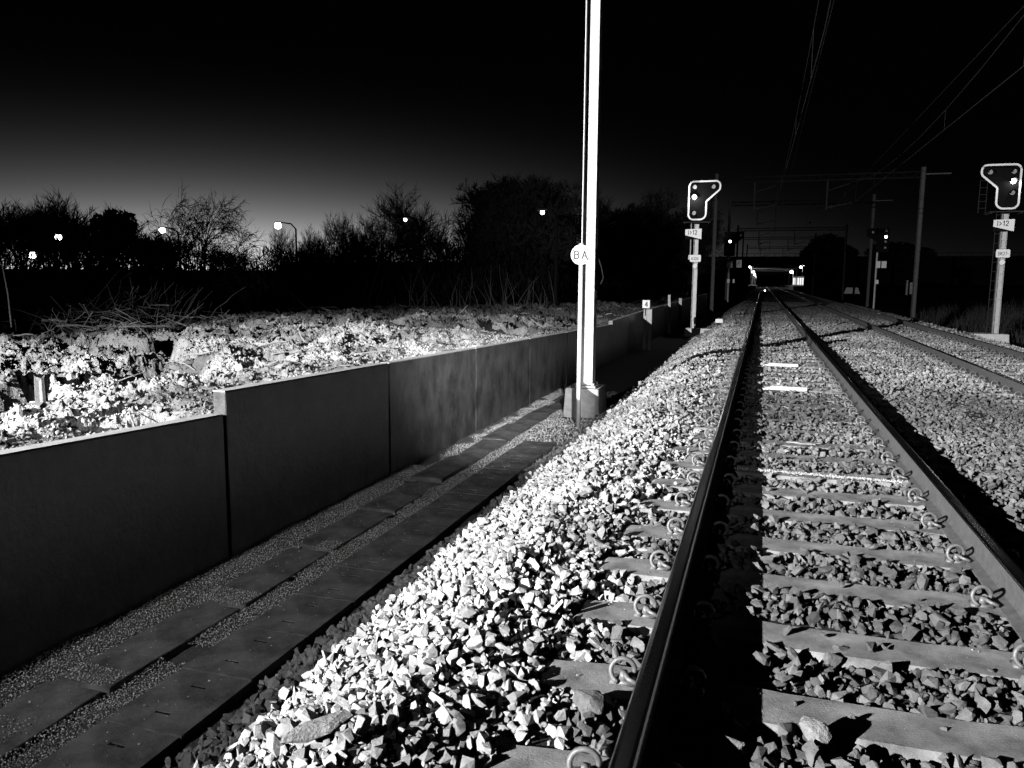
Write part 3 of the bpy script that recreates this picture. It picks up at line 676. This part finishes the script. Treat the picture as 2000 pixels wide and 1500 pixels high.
l = bpy.data.lights.new('dwarf_light', 'POINT'); l.energy = 60; l.shadow_soft_size = .2; lo = bpy.data.objects.new('dwarf_light', l); COL.objects.link(lo); lo.parent = ls; lo.location = (0, -.7, .7)

# ---------------- trees ----------------
def grow_tree(seed, h, spread, dens, style):
    """returns trunk MB, crown MB with base at origin, height h"""
    r = random.Random(seed); tr = MB(); cr = MB()
    def branch(p, d, ln, rad, lev):
        n = 5 if lev < 2 else 4; pts = [p]; rs = [rad]; q = p.copy(); dd = d.copy()
        up = .16 if style in ('vase', 'dense') else (.02 if style == 'arch' else .10)
        for i in range(n):
            dd = (dd+Vector((r.gauss(0, .16), r.gauss(0, .16), r.gauss(0, .12)+up-(.10*i*(style == 'arch') if lev > 0 else 0)))).normalized()
            q = q+dd*ln/n; pts.append(q.copy()); rs.append(rad*(1-.75*(i+1)/n))
        (tr if lev == 0 else cr).tube(pts, rs, 6 if lev == 0 else (4 if lev == 1 else 3), cap=False)
        if lev >= levels: return
        k = nb[lev]
        for j in range(k):
            f = r.uniform(.25 if lev else .18, 1.0); idx = f*n; i0 = min(int(idx), n-1); fr = idx-i0
            bp_ = pts[i0].lerp(pts[i0+1], fr); a = r.uniform(0, 2*math.pi)
            ax = (pts[i0+1]-pts[i0]).normalized(); u = ax.orthogonal().normalized(); v = ax.cross(u)
            open_ = {'vase': .55, 'dense': .95, 'arch': .8, 'spiky': .75}[style]*r.uniform(.6, 1.2)
            nd = (ax*math.cos(open_)+(u*math.cos(a)+v*math.sin(a))*math.sin(open_)).normalized()
            branch(bp_, nd, ln*r.uniform(.45, .72)*(spread if lev == 0 else 1)*(1.1-.35*f), max(rs[i0]*.55, minr), lev+1)
    levels = 3 if dens < 3 else 4
    nb = {1: [11, 9, 5, 3], 2: [20, 10, 8, 3], 3: [19, 11, 8, 6]}[dens]
    minr = {'vase': .013, 'dense': .012, 'arch': .012, 'spiky': .009}[style]
    stems = {'vase': 2, 'dense': 3, 'arch': 5, 'spiky': 3}[style]
    for s_ in range(stems):
        d = Vector((r.gauss(0, .16), r.gauss(0, .16), 1)).normalized()
        branch(Vector((r.gauss(0, .1), r.gauss(0, .1), -.2)), d, h*r.uniform(.62, .8), h*.012+.02, 0)
    top = max(v[2] for v in cr.v); wd = max(abs(v[0]) for v in cr.v)
    return tr, cr, top
protos = {}
def tree(kind, seed, dens, x, y_, z0, h, w, label, grp, rz=0, leaf=False):
    key = (kind, seed, dens)
    if key not in protos:
        tr, cr, top = grow_tree(seed, 5.0, 1.0, dens, kind)
        xs = sorted(abs(v[0]) for v in cr.v); protos[key] = [tr, cr, top, xs[int(len(xs)*.985)], None]
    tr, cr, top, wd, first = protos[key]
    name = 'bare_tree' if kind != 'dense' else 'dense_tree'
    if first is None:
        t = empty(name); tr.build('trunk', M['bark'], t); cr.build('crown', M['twig'], t); protos[key][4] = t
    else: t = copy_tree(first); t.name = name
    t.location = (x, y_, z0); t.scale = (w/2/wd, w/2/wd, h/top); t.rotation_euler = (0, 0, rz)
    tag(t, label, 'tree', grp); return t
def at(px, rng_, ytop, wpx):
    """bearing / range table: bearing of the thing seen from the camera, its distance, top and width (degrees turned to metres)"""
    return None
def place(az_deg, dist): return dist*math.sin(R(az_deg)), dist*math.cos(R(az_deg))
TREES = [
 # kind seed dens bearing dist base top width label
 ('vase', 11, 2, -50.6, 74, .3, 8.6, 9, 'tall upright bare tree at the extreme left edge', 'row of upright trees at the far left'),
 ('vase', 11, 2, -49.0, 74, .3, 8.3, 8, 'second upright bare tree of the far row from the left edge', 'row of upright trees at the far left'),
 ('vase', 12, 2, -47.6, 74, .3, 8.1, 7.5, 'third upright bare tree of the far row from the left edge', 'row of upright trees at the far left'),
 ('vase', 12, 2, -46.3, 74, .3, 7.8, 7.5, 'fourth upright bare tree of the far row, beside the leafy shrub', 'row of upright trees at the far left'),
 ('vase', 11, 2, -45.2, 76, .3, 7.6, 7.5, 'last upright bare tree of the far row, behind the leafy shrub', 'row of upright trees at the far left'),
 ('arch', 21, 1, -39.4, 22.5, .4, 3.95, 3.3, 'sparse bare tree with long arching twigs spread against the sky', 'bare trees along the field edge'),
 ('vase', 12, 2, -41.8, 50, .3, 4.6, 6, 'low twiggy tree between the leafy shrub and the arching tree', 'bare trees along the field edge'),
 ('vase', 11, 2, -36.6, 50, .3, 3.7, 4, 'low twiggy tree just right of the arching tree', 'bare trees along the field edge'),
 ('dense', 31, 2, -33.6, 48, .3, 4.5, 2.6, 'small bushy tree beneath the brightest street lamp', 'bare trees along the field edge'),
 ('vase', 12, 2, -31.9, 47, .3, 4.2, 2.4, 'small twiggy tree just right of the brightest street lamp', 'bare trees along the field edge'),
 ('dense', 31, 2, -30.4, 46, .3, 5.3, 3.0, 'round bare tree midway between two street lamps', 'bare trees along the field edge'),
 ('vase', 12, 2, -28.9, 46, .3, 5.0, 2.6, 'narrow bare tree left of the tall spiky tree, taller than its neighbours', 'bare trees along the field edge'),
 ('dense', 31, 2, -27.4, 46, .3, 5.3, 3.0, 'bushy bare tree touching the left side of the spiky tree', 'bare trees along the field edge'),
 ('spiky', 41, 2, -24.2, 32, .3, 5.25, 4.0, 'tall spiky bare tree with a lamp shining through its crown', 'bare trees along the field edge'),
 ('vase', 12, 2, -21.4, 40, .3, 4.9, 4.0, 'small bare tree between the spiky tree and the big round tree', 'bare trees along the field edge'),
 ('dense', 51, 3, -17.0, 35, .3, 6.75, 6.8, 'big dense round tree, tallest beside the lit mast', 'bare trees along the field edge'),
 ('dense', 31, 2, -19.6, 36, .3, 4.2, 3.2, 'bushy tree at the left foot of the big round tree', 'bare trees along the field edge'),
 ('dense', 31, 2, -14.0, 38, .3, 4.4, 3.2, 'bushy tree at the right foot of the big round tree, behind the mast', 'bare trees along the field edge'),
 ('dense', 51, 3, -10.3, 52, .3, 7.2, 6.4, 'broad bare tree just right of the lit mast', 'bare trees along the field edge'),
 ('dense', 51, 3, -7.4, 55, .3, 7.0, 6.6, 'broad bare tree between the mast and the left signal', 'bare trees along the field edge'),
 ('dense', 31, 2, -5.2, 58, .3, 6.0, 5, 'lower bare tree right behind the left signal', 'bare trees along the field edge'),
]
for i, (k, sd, dn, az_, dist, zb, top, w, lb, gp) in enumerate(TREES):
    x, y_ = place(az_, dist); tree(k, sd, dn, x, y_, zb, top-zb, w, lb, gp, rz=i*1.3)
# dark rounded trees on the bridge horizon (in leaf)
def leafy(name, x, y_, z0, clumps, n, ls, label, cat, stemr, grp=None, matn='leaf'):
    t = empty(name, (x, y_, z0)); tag(t, label, cat, grp)
    r = np.random.default_rng(int(abs(x*10))+3); V = []
    per = n//len(clumps)
    for (cx_, cy_, cz_, rx, rz_) in clumps:
        d = r.normal(size=(per, 3)); d /= np.linalg.norm(d, axis=1)[:, None]; rad_ = r.uniform(.25, 1.05, (per, 1))**.5
        c = d*rad_*np.array([rx, rx, rz_])+np.array([cx_, cy_, cz_])
        a = r.normal(size=(per, 3)); a /= np.linalg.norm(a, axis=1)[:, None]; b_ = np.cross(a, r.normal(size=(per, 3))); b_ /= np.linalg.norm(b_, axis=1)[:, None]
        s_ = ls*r.uniform(.6, 1.3, (per, 1))
        V.append(np.stack([c-a*s_, c+b_*s_*.45, c+a*s_, c-b_*s_*.45], 1))
    V = np.concatenate(V).reshape(-1, 3); Q = np.arange(len(V)).reshape(-1, 4)
    npmesh('crown', V, Q, M[matn], t)
    m = MB()
    for (cx_, cy_, cz_, rx, rz_) in clumps: m.tube([(cx_*.15, cy_*.15, -.3), (cx_*.5, cy_*.5, cz_*.5), (cx_, cy_, cz_+rz_*.6)], [stemr, stemr*.7, stemr*.3], 5)
    m.build('trunk', M['bark'], t); return t
x, y_ = place(4.05, 196); leafy('round_tree', x, y_, 6, [(0, 0, 3.2, 4.3, 3.2), (-3, 0, 1.5, 3, 2), (3.4, 0, 1.8, 3, 2)], 5000, .5, 'dark rounded tree standing on the bridge approach', 'tree', .2, 'trees on the embankment')
x, y_ = place(8.0, 196); leafy('round_tree', x, y_, 6, [(0, 0, 2.0, 5.5, 2.4), (5, 0, 1.2, 4, 2)], 4000, .5, 'low broad dark tree further right on the embankment', 'tree', .2, 'trees on the embankment')
x, y_ = place(-44.3, 23)
leafy('leafy_shrub', x, y_, .3, [(-.45, 0, 2.35, .28, .32), (-.2, .1, 2.55, .22, .25), (.35, 0, 2.4, .3, .32), (.05, 0, 1.9, .55, .35), (.9, 0, 1.75, .5, .32), (-.5, 0, 1.4, .6, .5), (.5, 0, 1.2, .9, .5), (1.5, 0, 1.5, .5, .3), (1.2, 0, .8, .9, .6)], 2600, .085, 'dark leafy shrub with two clumped heads left of the arching tree', 'shrub', .03)

# undergrowth mass along the field edge
def along(n, off0, off1):
    P = [Vector(p) for p in line0]; seg = [(P[i+1]-P[i]).length for i in range(len(P)-1)]; tot = sum(seg); out = np.zeros((n, 2))
    t = rng.uniform(0, tot, n); o = rng.uniform(off0, off1, n); acc = 0
    for i, s_ in enumerate(seg):
        k = (t >= acc) & (t < acc+s_); f = (t[k]-acc)/s_; d = (P[i+1]-P[i]).normalized()
        out[k, 0] = P[i].x+(P[i+1].x-P[i].x)*f-d.y*o[k]; out[k, 1] = P[i].y+(P[i+1].y-P[i].y)*f+d.x*o[k]; acc += s_
    return out, t, o
line0 = [(-45, 17), (-26, 17.5), (-17.5, 22.5), (-11, 27.2), (-7.6, 30.2), (-6.9, 40), (-6.9, 75)]
n = 70000; XY, t_, o_ = along(n, 0, 4.5); hmax = 2.3+vnoise(t_, t_*0, 2.5, 61)*1.4+vnoise(t_, t_*0, .8, 62)*1.3
hmax = hmax*np.clip(.25+o_/2.2, 0, 1); z = rng.uniform(0, 1, n)**.8*hmax+.3
ang = rng.uniform(0, 2*math.pi, n); tl = rng.normal(0, .45, n); ln = rng.uniform(.15, .6, n)*np.clip(1.3-z/3, .4, 1); wd = rng.uniform(.008, .03, n)
d = np.stack([np.cos(ang)*np.sin(tl), np.sin(ang)*np.sin(tl), np.cos(tl)], 1)*ln[:, None]; s_ = np.stack([np.sin(ang), -np.cos(ang), 0*ang], 1)*wd[:, None]
c = np.concatenate([XY, z[:, None]], 1); s2 = np.cross(d, s_); s2 = s2/np.maximum(np.linalg.norm(s2, axis=1), 1e-6)[:, None]*wd[:, None]
V = np.stack([c-s_-s2*.5, c+s_-s2*.5, c+s2, c+d], 1).reshape(-1, 3)
k = np.arange(n)*4; T = np.concatenate([np.stack([k, k+1, k+3], 1), np.stack([k+1, k+2, k+3], 1), np.stack([k+2, k, k+3], 1)])
tag(npmesh('undergrowth', V, T, M['under']), kind='stuff', label='dark tangled undergrowth along the field edge')
# faint lit saplings rising out of the undergrowth front
r = random.Random(5); ms = MB()
for i in range(170):
    f = r.random(); a = [(-24, 17.3), (-17.0, 21.5), (-11, 26.8), (-7.8, 29.8)]; q = f*3; j = min(int(q), 2); fr = q-j
    x = a[j][0]+(a[j+1][0]-a[j][0])*fr+r.gauss(0, .3); y_ = a[j][1]+(a[j+1][1]-a[j][1])*fr+r.gauss(0, .3); p = Vector((x, y_, .2)); d = Vector((r.gauss(0, .25), r.gauss(0, .25), 1)); pts = [p]
    h = r.uniform(.5, 2.0)
    for q in range(5): d = d+Vector((r.gauss(0, .14), r.gauss(0, .14), 0)); p = p+d.normalized()*h/5; pts.append(p)
    ms.tube(pts, [.012*(1-.15*q) for q in range(6)], 3)
tag(ms.build('saplings', M['bark']), kind='stuff', label='thin pale saplings along the front of the dark undergrowth')

# brush pile, branches and stump
r = random.Random(9); m = MB()
for i in range(900):
    x = r.gauss(-15.2, 1.9); y_ = 13.8+(x+15.2)*-.35+r.gauss(0, 1.1); h = .45+.85*math.exp(-((x+15)**2)/6-((y_-14)**2)/3)*r.random()
    ln = r.uniform(.2, .9)*(1 if r.random() < .85 else 2); a = r.uniform(0, 6.28); t = r.gauss(0, .55); d = Vector((math.cos(a)*math.cos(t), math.sin(a)*math.cos(t), math.sin(t)))
    p = Vector((x, y_, h)); pts = [p-d*ln/2]; 
    for q in range(3): d = (d+Vector((r.gauss(0, .15), r.gauss(0, .15), r.gauss(0, .1)))).normalized(); pts.append(pts[-1]+d*ln/3)
    rr = r.uniform(.004, .011); m.tube(pts, [rr, rr*.8, rr*.6, rr*.3], 4)
for i in range(26):
    x = -13.6+r.gauss(0, .5); y_ = 14.6+r.gauss(0, .5); p = Vector((x, y_, .4)); d = Vector((r.gauss(.55, .2), r.gauss(.3, .2), .9)).normalized(); pts = [p]
    for q in range(4): d = (d+Vector((r.gauss(0, .1), r.gauss(0, .1), .05))).normalized(); pts.append(pts[-1]+d*r.uniform(.15, .3)+Vector((r.gauss(0,.04),r.gauss(0,.04),0)))
    m.tube(pts, [.011, .009, .007, .005, .003], 4)
tag(m.build('brush_pile', M['stick']), kind='stuff', label='tangled pile of cut branches at the field edge on the left')
for i, (p0, p1, rr, lb) in enumerate((((-15.4, 15.6, .4), (-16.0, 15.2, 2.5), .022, 'long thin branch rising steeply from the brush pile'), ((-12.55, 10.4, .45), (-12.9, 10.6, 1.55), .018, 'thin branch leaning at the left edge of the photo'),
        ((-15.6, 17.1, .42), (-15.4, 17.3, 1.15), .03, 'short thick stake leaning alone in front of the undergrowth'), ((-13.6, 21.6, .35), (-14.6, 21.0, 1.35), .028, 'pale stick leaning left near the middle of the field edge'),
        ((-15.2, 18.9, .35), (-15.1, 19.0, 2.0), .016, 'tall thin upright stick below the arching tree'), ((-13.2, 11.6, .50), (-12.7, 11.7, .47), .028, 'thick pale cut branch lying flat before the brush pile'),
        ((-12.2, 11.0, .45), (-11.8, 11.5, .40), .022, 'pale cut branch lying on soil at the left edge'), ((-14.8, 13.0, .85), (-14.3, 13.5, .82), .035, 'short pale log lying high on the brush pile'),
        ((-13.9, 20.9, .40), (-12.8, 21.9, .45), .02, 'pale stick lying flat beside the leaning stick'))):
    mid = (Vector(p0)+Vector(p1))/2+Vector((.03, 0, .03)); tag(MB().tube([p0, mid, p1], [rr, rr*.85, rr*.6], 6).build('branch', M['wood' if rr > .025 else 'stick']), lb, 'branch', 'loose branches on the field')
st_ = empty('tree_stump', (-6.05, 5.25, .18)); tag(st_, 'short pale split stump standing in the soil at the left edge', 'stump')
m = MB(); nn = 12; rr_ = [(1+.18*math.sin(a*2.3)+.1*math.sin(a*5)) for a in range(nn)]
for (z0, z1, k0, k1) in ((-.1, .27, .055, .045),):
    v = [(k0*rr_[a]*math.cos(2*math.pi*a/nn), k0*rr_[a]*math.sin(2*math.pi*a/nn), z0) for a in range(nn)]+[(k1*rr_[a]*math.cos(2*math.pi*a/nn), k1*rr_[a]*math.sin(2*math.pi*a/nn), z1+.04*math.sin(a*1.7)) for a in range(nn)]
    m.add(v, [tuple(range(nn-1, -1, -1)), tuple(range(nn, 2*nn))]+[(i, (i+1) % nn, nn+(i+1) % nn, nn+i) for i in range(nn)])
m.build('trunk', M['wood'], st_)
m = MB()
for a in (.3, 1.6, 2.9, 4.3, 5.4): m.tube([(.05*math.cos(a), .05*math.sin(a), .02), (.16*math.cos(a), .16*math.sin(a), .02), (.32*math.cos(a), .32*math.sin(a), -.06)], [.04, .028, .012], 6)
m.build('root', M['wood'], st_)
# roots and twigs strewn on the soil
r = random.Random(15); m = MB()
for i in range(420):
    x = -r.uniform(4.2, 15); y_ = r.uniform(3, 26)
    if math.atan2(x, y_) < -.93: continue
    z = float(field(np.array(x), np.array(y_)))+.035; ln = r.uniform(.1, .5); a = r.uniform(0, 6.28); d = Vector((math.cos(a), math.sin(a), r.gauss(0, .2))); p = Vector((x, y_, z)); pts = [p]
    for q in range(3): d = (d+Vector((r.gauss(0, .3), r.gauss(0, .3), r.gauss(0, .15)))).normalized(); pts.append(pts[-1]+d*ln/3)
    rr = r.uniform(.004, .013); m.tube(pts, [rr, rr, rr*.8, rr*.4], 4)
tag(m.build('root_litter', M['wood']), kind='stuff', label='broken roots and twigs strewn over the soil')

# ---------------- street lamps behind the trees ----------------
SLK = .72
SL = [(-48.9, 62, 2.9, .42, 'street lamp lowest of all, at the far left edge between trunks'), (-47.4, 62, 4.1, .35, 'small street lamp glowing left of the leafy shrub'),
      (-41.4, 62, 4.8, .38, 'street lamp glowing between the leafy shrub and the arching tree'), (-34.0, 56, 5.0, .40, 'brightest street lamp, its curved post clear above small trees'),
      (-25.1, 30.3, 3.55, .10, 'street lamp shining through the spiky tree'), (-15.25, 31.0, 3.95, .14, 'street lamp shining in front of the big round tree')]
M['post'] = M['black']
for az_, dist, h, r_, lb in SL:
    x, y_ = place(az_, dist); lamp_post(x+1.2*(1 if dist > 40 else .35), y_, .3, h-.3, lb, r_*SLK, 0, 1.2 if dist > 40 else .4, 'street lamps beyond the field', 'post')

# ---------------- verge scrub on the right ----------------
n = 9000; X = rng.normal(9.6, 1.6, n); Y = rng.uniform(17, 46, n); k = X > 7.7; X, Y = X[k], Y[k]; n = len(X)
Z = -.62+np.clip((X-8)*.12, 0, 1.6); h = rng.uniform(.15, .7, n)*(1+vnoise(X, Y, 1.5, 71)); a = rng.uniform(0, 6.28, n)
B = np.stack([X, Y, Z-.05], 1); w = np.stack([np.cos(a), np.sin(a), 0*a], 1)*.012; tp = np.stack([rng.normal(0, .18, n), rng.normal(0, .18, n), h], 1); md = tp*np.array([.35, .35, .6])
V = np.stack([B-w, B+w, B+md+w*.8, B+md-w*.8, B+tp], 1).reshape(-1, 3); k = np.arange(n)*5
T = np.concatenate([np.stack([k, k+1, k+2], 1), np.stack([k, k+2, k+3], 1), np.stack([k+3, k+2, k+4], 1)])
tag(npmesh('grass', V, T, M['twig']), kind='stuff', label='tufts of rough grass behind the right hand signal')

# ---------------- things lying on the track ----------------
for i, (y_, x0, x1, x2, lb) in enumerate(((14.6, .17, .66, 1.05, 'white cable tube lying across the sleepers, farther of two'), (11.35, .17, .64, 1.08, 'white cable tube lying across the sleepers, nearer of two'))):
    o = empty('cable_tube', (0, y_, -.17)); tag(o, lb, 'cable tube', 'cable tubes across the near track')
    m = MB(); m.tube([(x0-.10, 0, .02), (x0, 0, .035), (x0+.001, 0, .04), (x1-.001, -.03, .04), (x1, -.03, .03)], [.010, .022, .031, .031, .024], 12); m.build('sleeve', M['white'], o, smooth=False)
    m = MB()
    for q in (-.03, .03): m.tube([(x1+.03, q-.03, .025), (x1+.18, q*1.8-.05, .02), (x2, q*2-.10, .02)], .013, 6)
    m.build('cable', M['cable'], o, smooth=True)
    MB().box(x1+.002, x1+.06, -.07, .01, .0, .05, .01).build('end_cap', M['black'], o)
# chalk line of white grains
n = 1700; X = rng.uniform(-.22, 1.12, n); Y = 6.42-(X)*.03+rng.normal(0, .020, n); ph = np.abs(((Y-2.17+.3075) % .615)-.3075)
k = rng.random(n) < (.25+.75*np.clip((X+.3)/1.0, 0, 1)); X, Y, ph = X[k], Y[k], ph[k]
Z = np.where(ph < .11, -.168, -.178)+rng.uniform(0, .008, len(X))
V, T, C = scatter(np.stack([X, Y, Z], 1), rng.uniform(.003, .007, len(X)), LIB_OCT, rng.uniform(.8, 1.2, len(X)))
tag(npmesh('chalk_grains', V, T, M['chalk'], tint=C), kind='stuff', label='line of spilled white grains across the near track')
def splat(x, y_, w, d_, lab, seed):
    r = random.Random(seed); poly = []
    for a in range(14): t = a/14*6.283; k = r.uniform(.55, 1.1); poly.append((x+w*k*math.cos(t), y_+d_*k*math.sin(t)))
    tag(MB().prism(poly, 'z', -.171, -.158).build('white_chip', M['wood']), lab, 'splinter', 'white chips on the sleepers')
splat(.44, 7.68, .16, .05, 'long white chip lying on a sleeper beyond the line of white grains', 1); splat(.82, 8.94, .10, .035, 'white chip beside the right rail, first of a close pair', 2); splat(.98, 8.97, .06, .03, 'smaller white chip touching the right rail side', 3)
# loose rocks
def rock(x, y_, z, s, lab, seed, mt='rockm', rot=0):
    V, T = hull(22, seed, s[0], s[1], s[2]); me = bpy.data.meshes.new('loose_rock'); me.from_pydata([tuple(map(float, v)) for v in V], [], [tuple(map(int, t)) for t in T])
    bm = bmesh.new(); bm.from_mesh(me); bmesh.ops.bevel(bm, geom=list(bm.edges), offset=.006, segments=1, affect='EDGES', clamp_overlap=True); bmesh.ops.triangulate(bm, faces=bm.faces)
    bmesh.ops.subdivide_edges(bm, edges=bm.edges, cuts=2, use_grid_fill=True); r = random.Random(seed)
    for v in bm.verts: v.co *= 1+r.uniform(-.022, .022)
    bm.to_mesh(me); bm.free(); me.materials.append(M[mt]); o = bpy.data.objects.new('loose_rock', me); COL.objects.link(o); o.location = (x, y_, z); o.rotation_euler = (0, 0, rot)
    tag(o, lab, 'rock', 'large loose stones')
M['rockm'] = mat('rock_face', .34, .9, .3, 20, .012, 40)
rock(.235, 2.585, -.13, (.065, .055, .055), 'pale pyramid shaped stone sitting alone on the lowest sleeper', 71)
rock(-.03, 2.44, -.17, (.085, .06, .05), 'large rounded stone in the shadow of the left rail', 72)
rock(-1.36, 2.14, -.17, (.15, .06, .04), 'flat elongated bright stone slab on the ballast slope', 79, rot=1.0)
M['rockd'] = mat('dark_rock_face', .16, .9, .4, 20, .012, 40)
rock(-.52, 2.55, -.15, (.075, .06, .05), 'rough dark stone between two sleeper ends by the left rail', 74, 'rockd')

# small chippings on the sleepers
n = 3000; X = rng.uniform(-.7, 1.6, n); k = rng.integers(0, 12, n); Y = 2.17+.615*k+rng.uniform(-.1, .1, n); kk = (vnoise(X, Y, .25, 81) > .02) & (np.abs(X+.31) > .1) & (np.abs(X-1.19) > .1); X, Y = X[kk], Y[kk]
V, T, C = scatter(np.stack([X, Y, np.where(np.abs(X-.44) < .32, -.186, -.172)+0*X], 1), rng.uniform(0, 1, len(X))**3*.006+.0016, LIB_OCT, rng.uniform(.5, 1.3, len(X)))
tag(npmesh('chippings', V, T, M['chalk2'], tint=C), kind='stuff', label='small stone chippings strewn over the nearest sleepers')
# dark land beyond the station
g = MB(); g.add([(-300, 430, -2), (300, 430, -2), (300, 445, 14), (-300, 445, 12), (300, 700, 10), (-300, 700, 10)], [(0, 1, 2, 3), (3, 2, 4, 5)])
tag(g.build('hill', M['bank']), kind='structure')
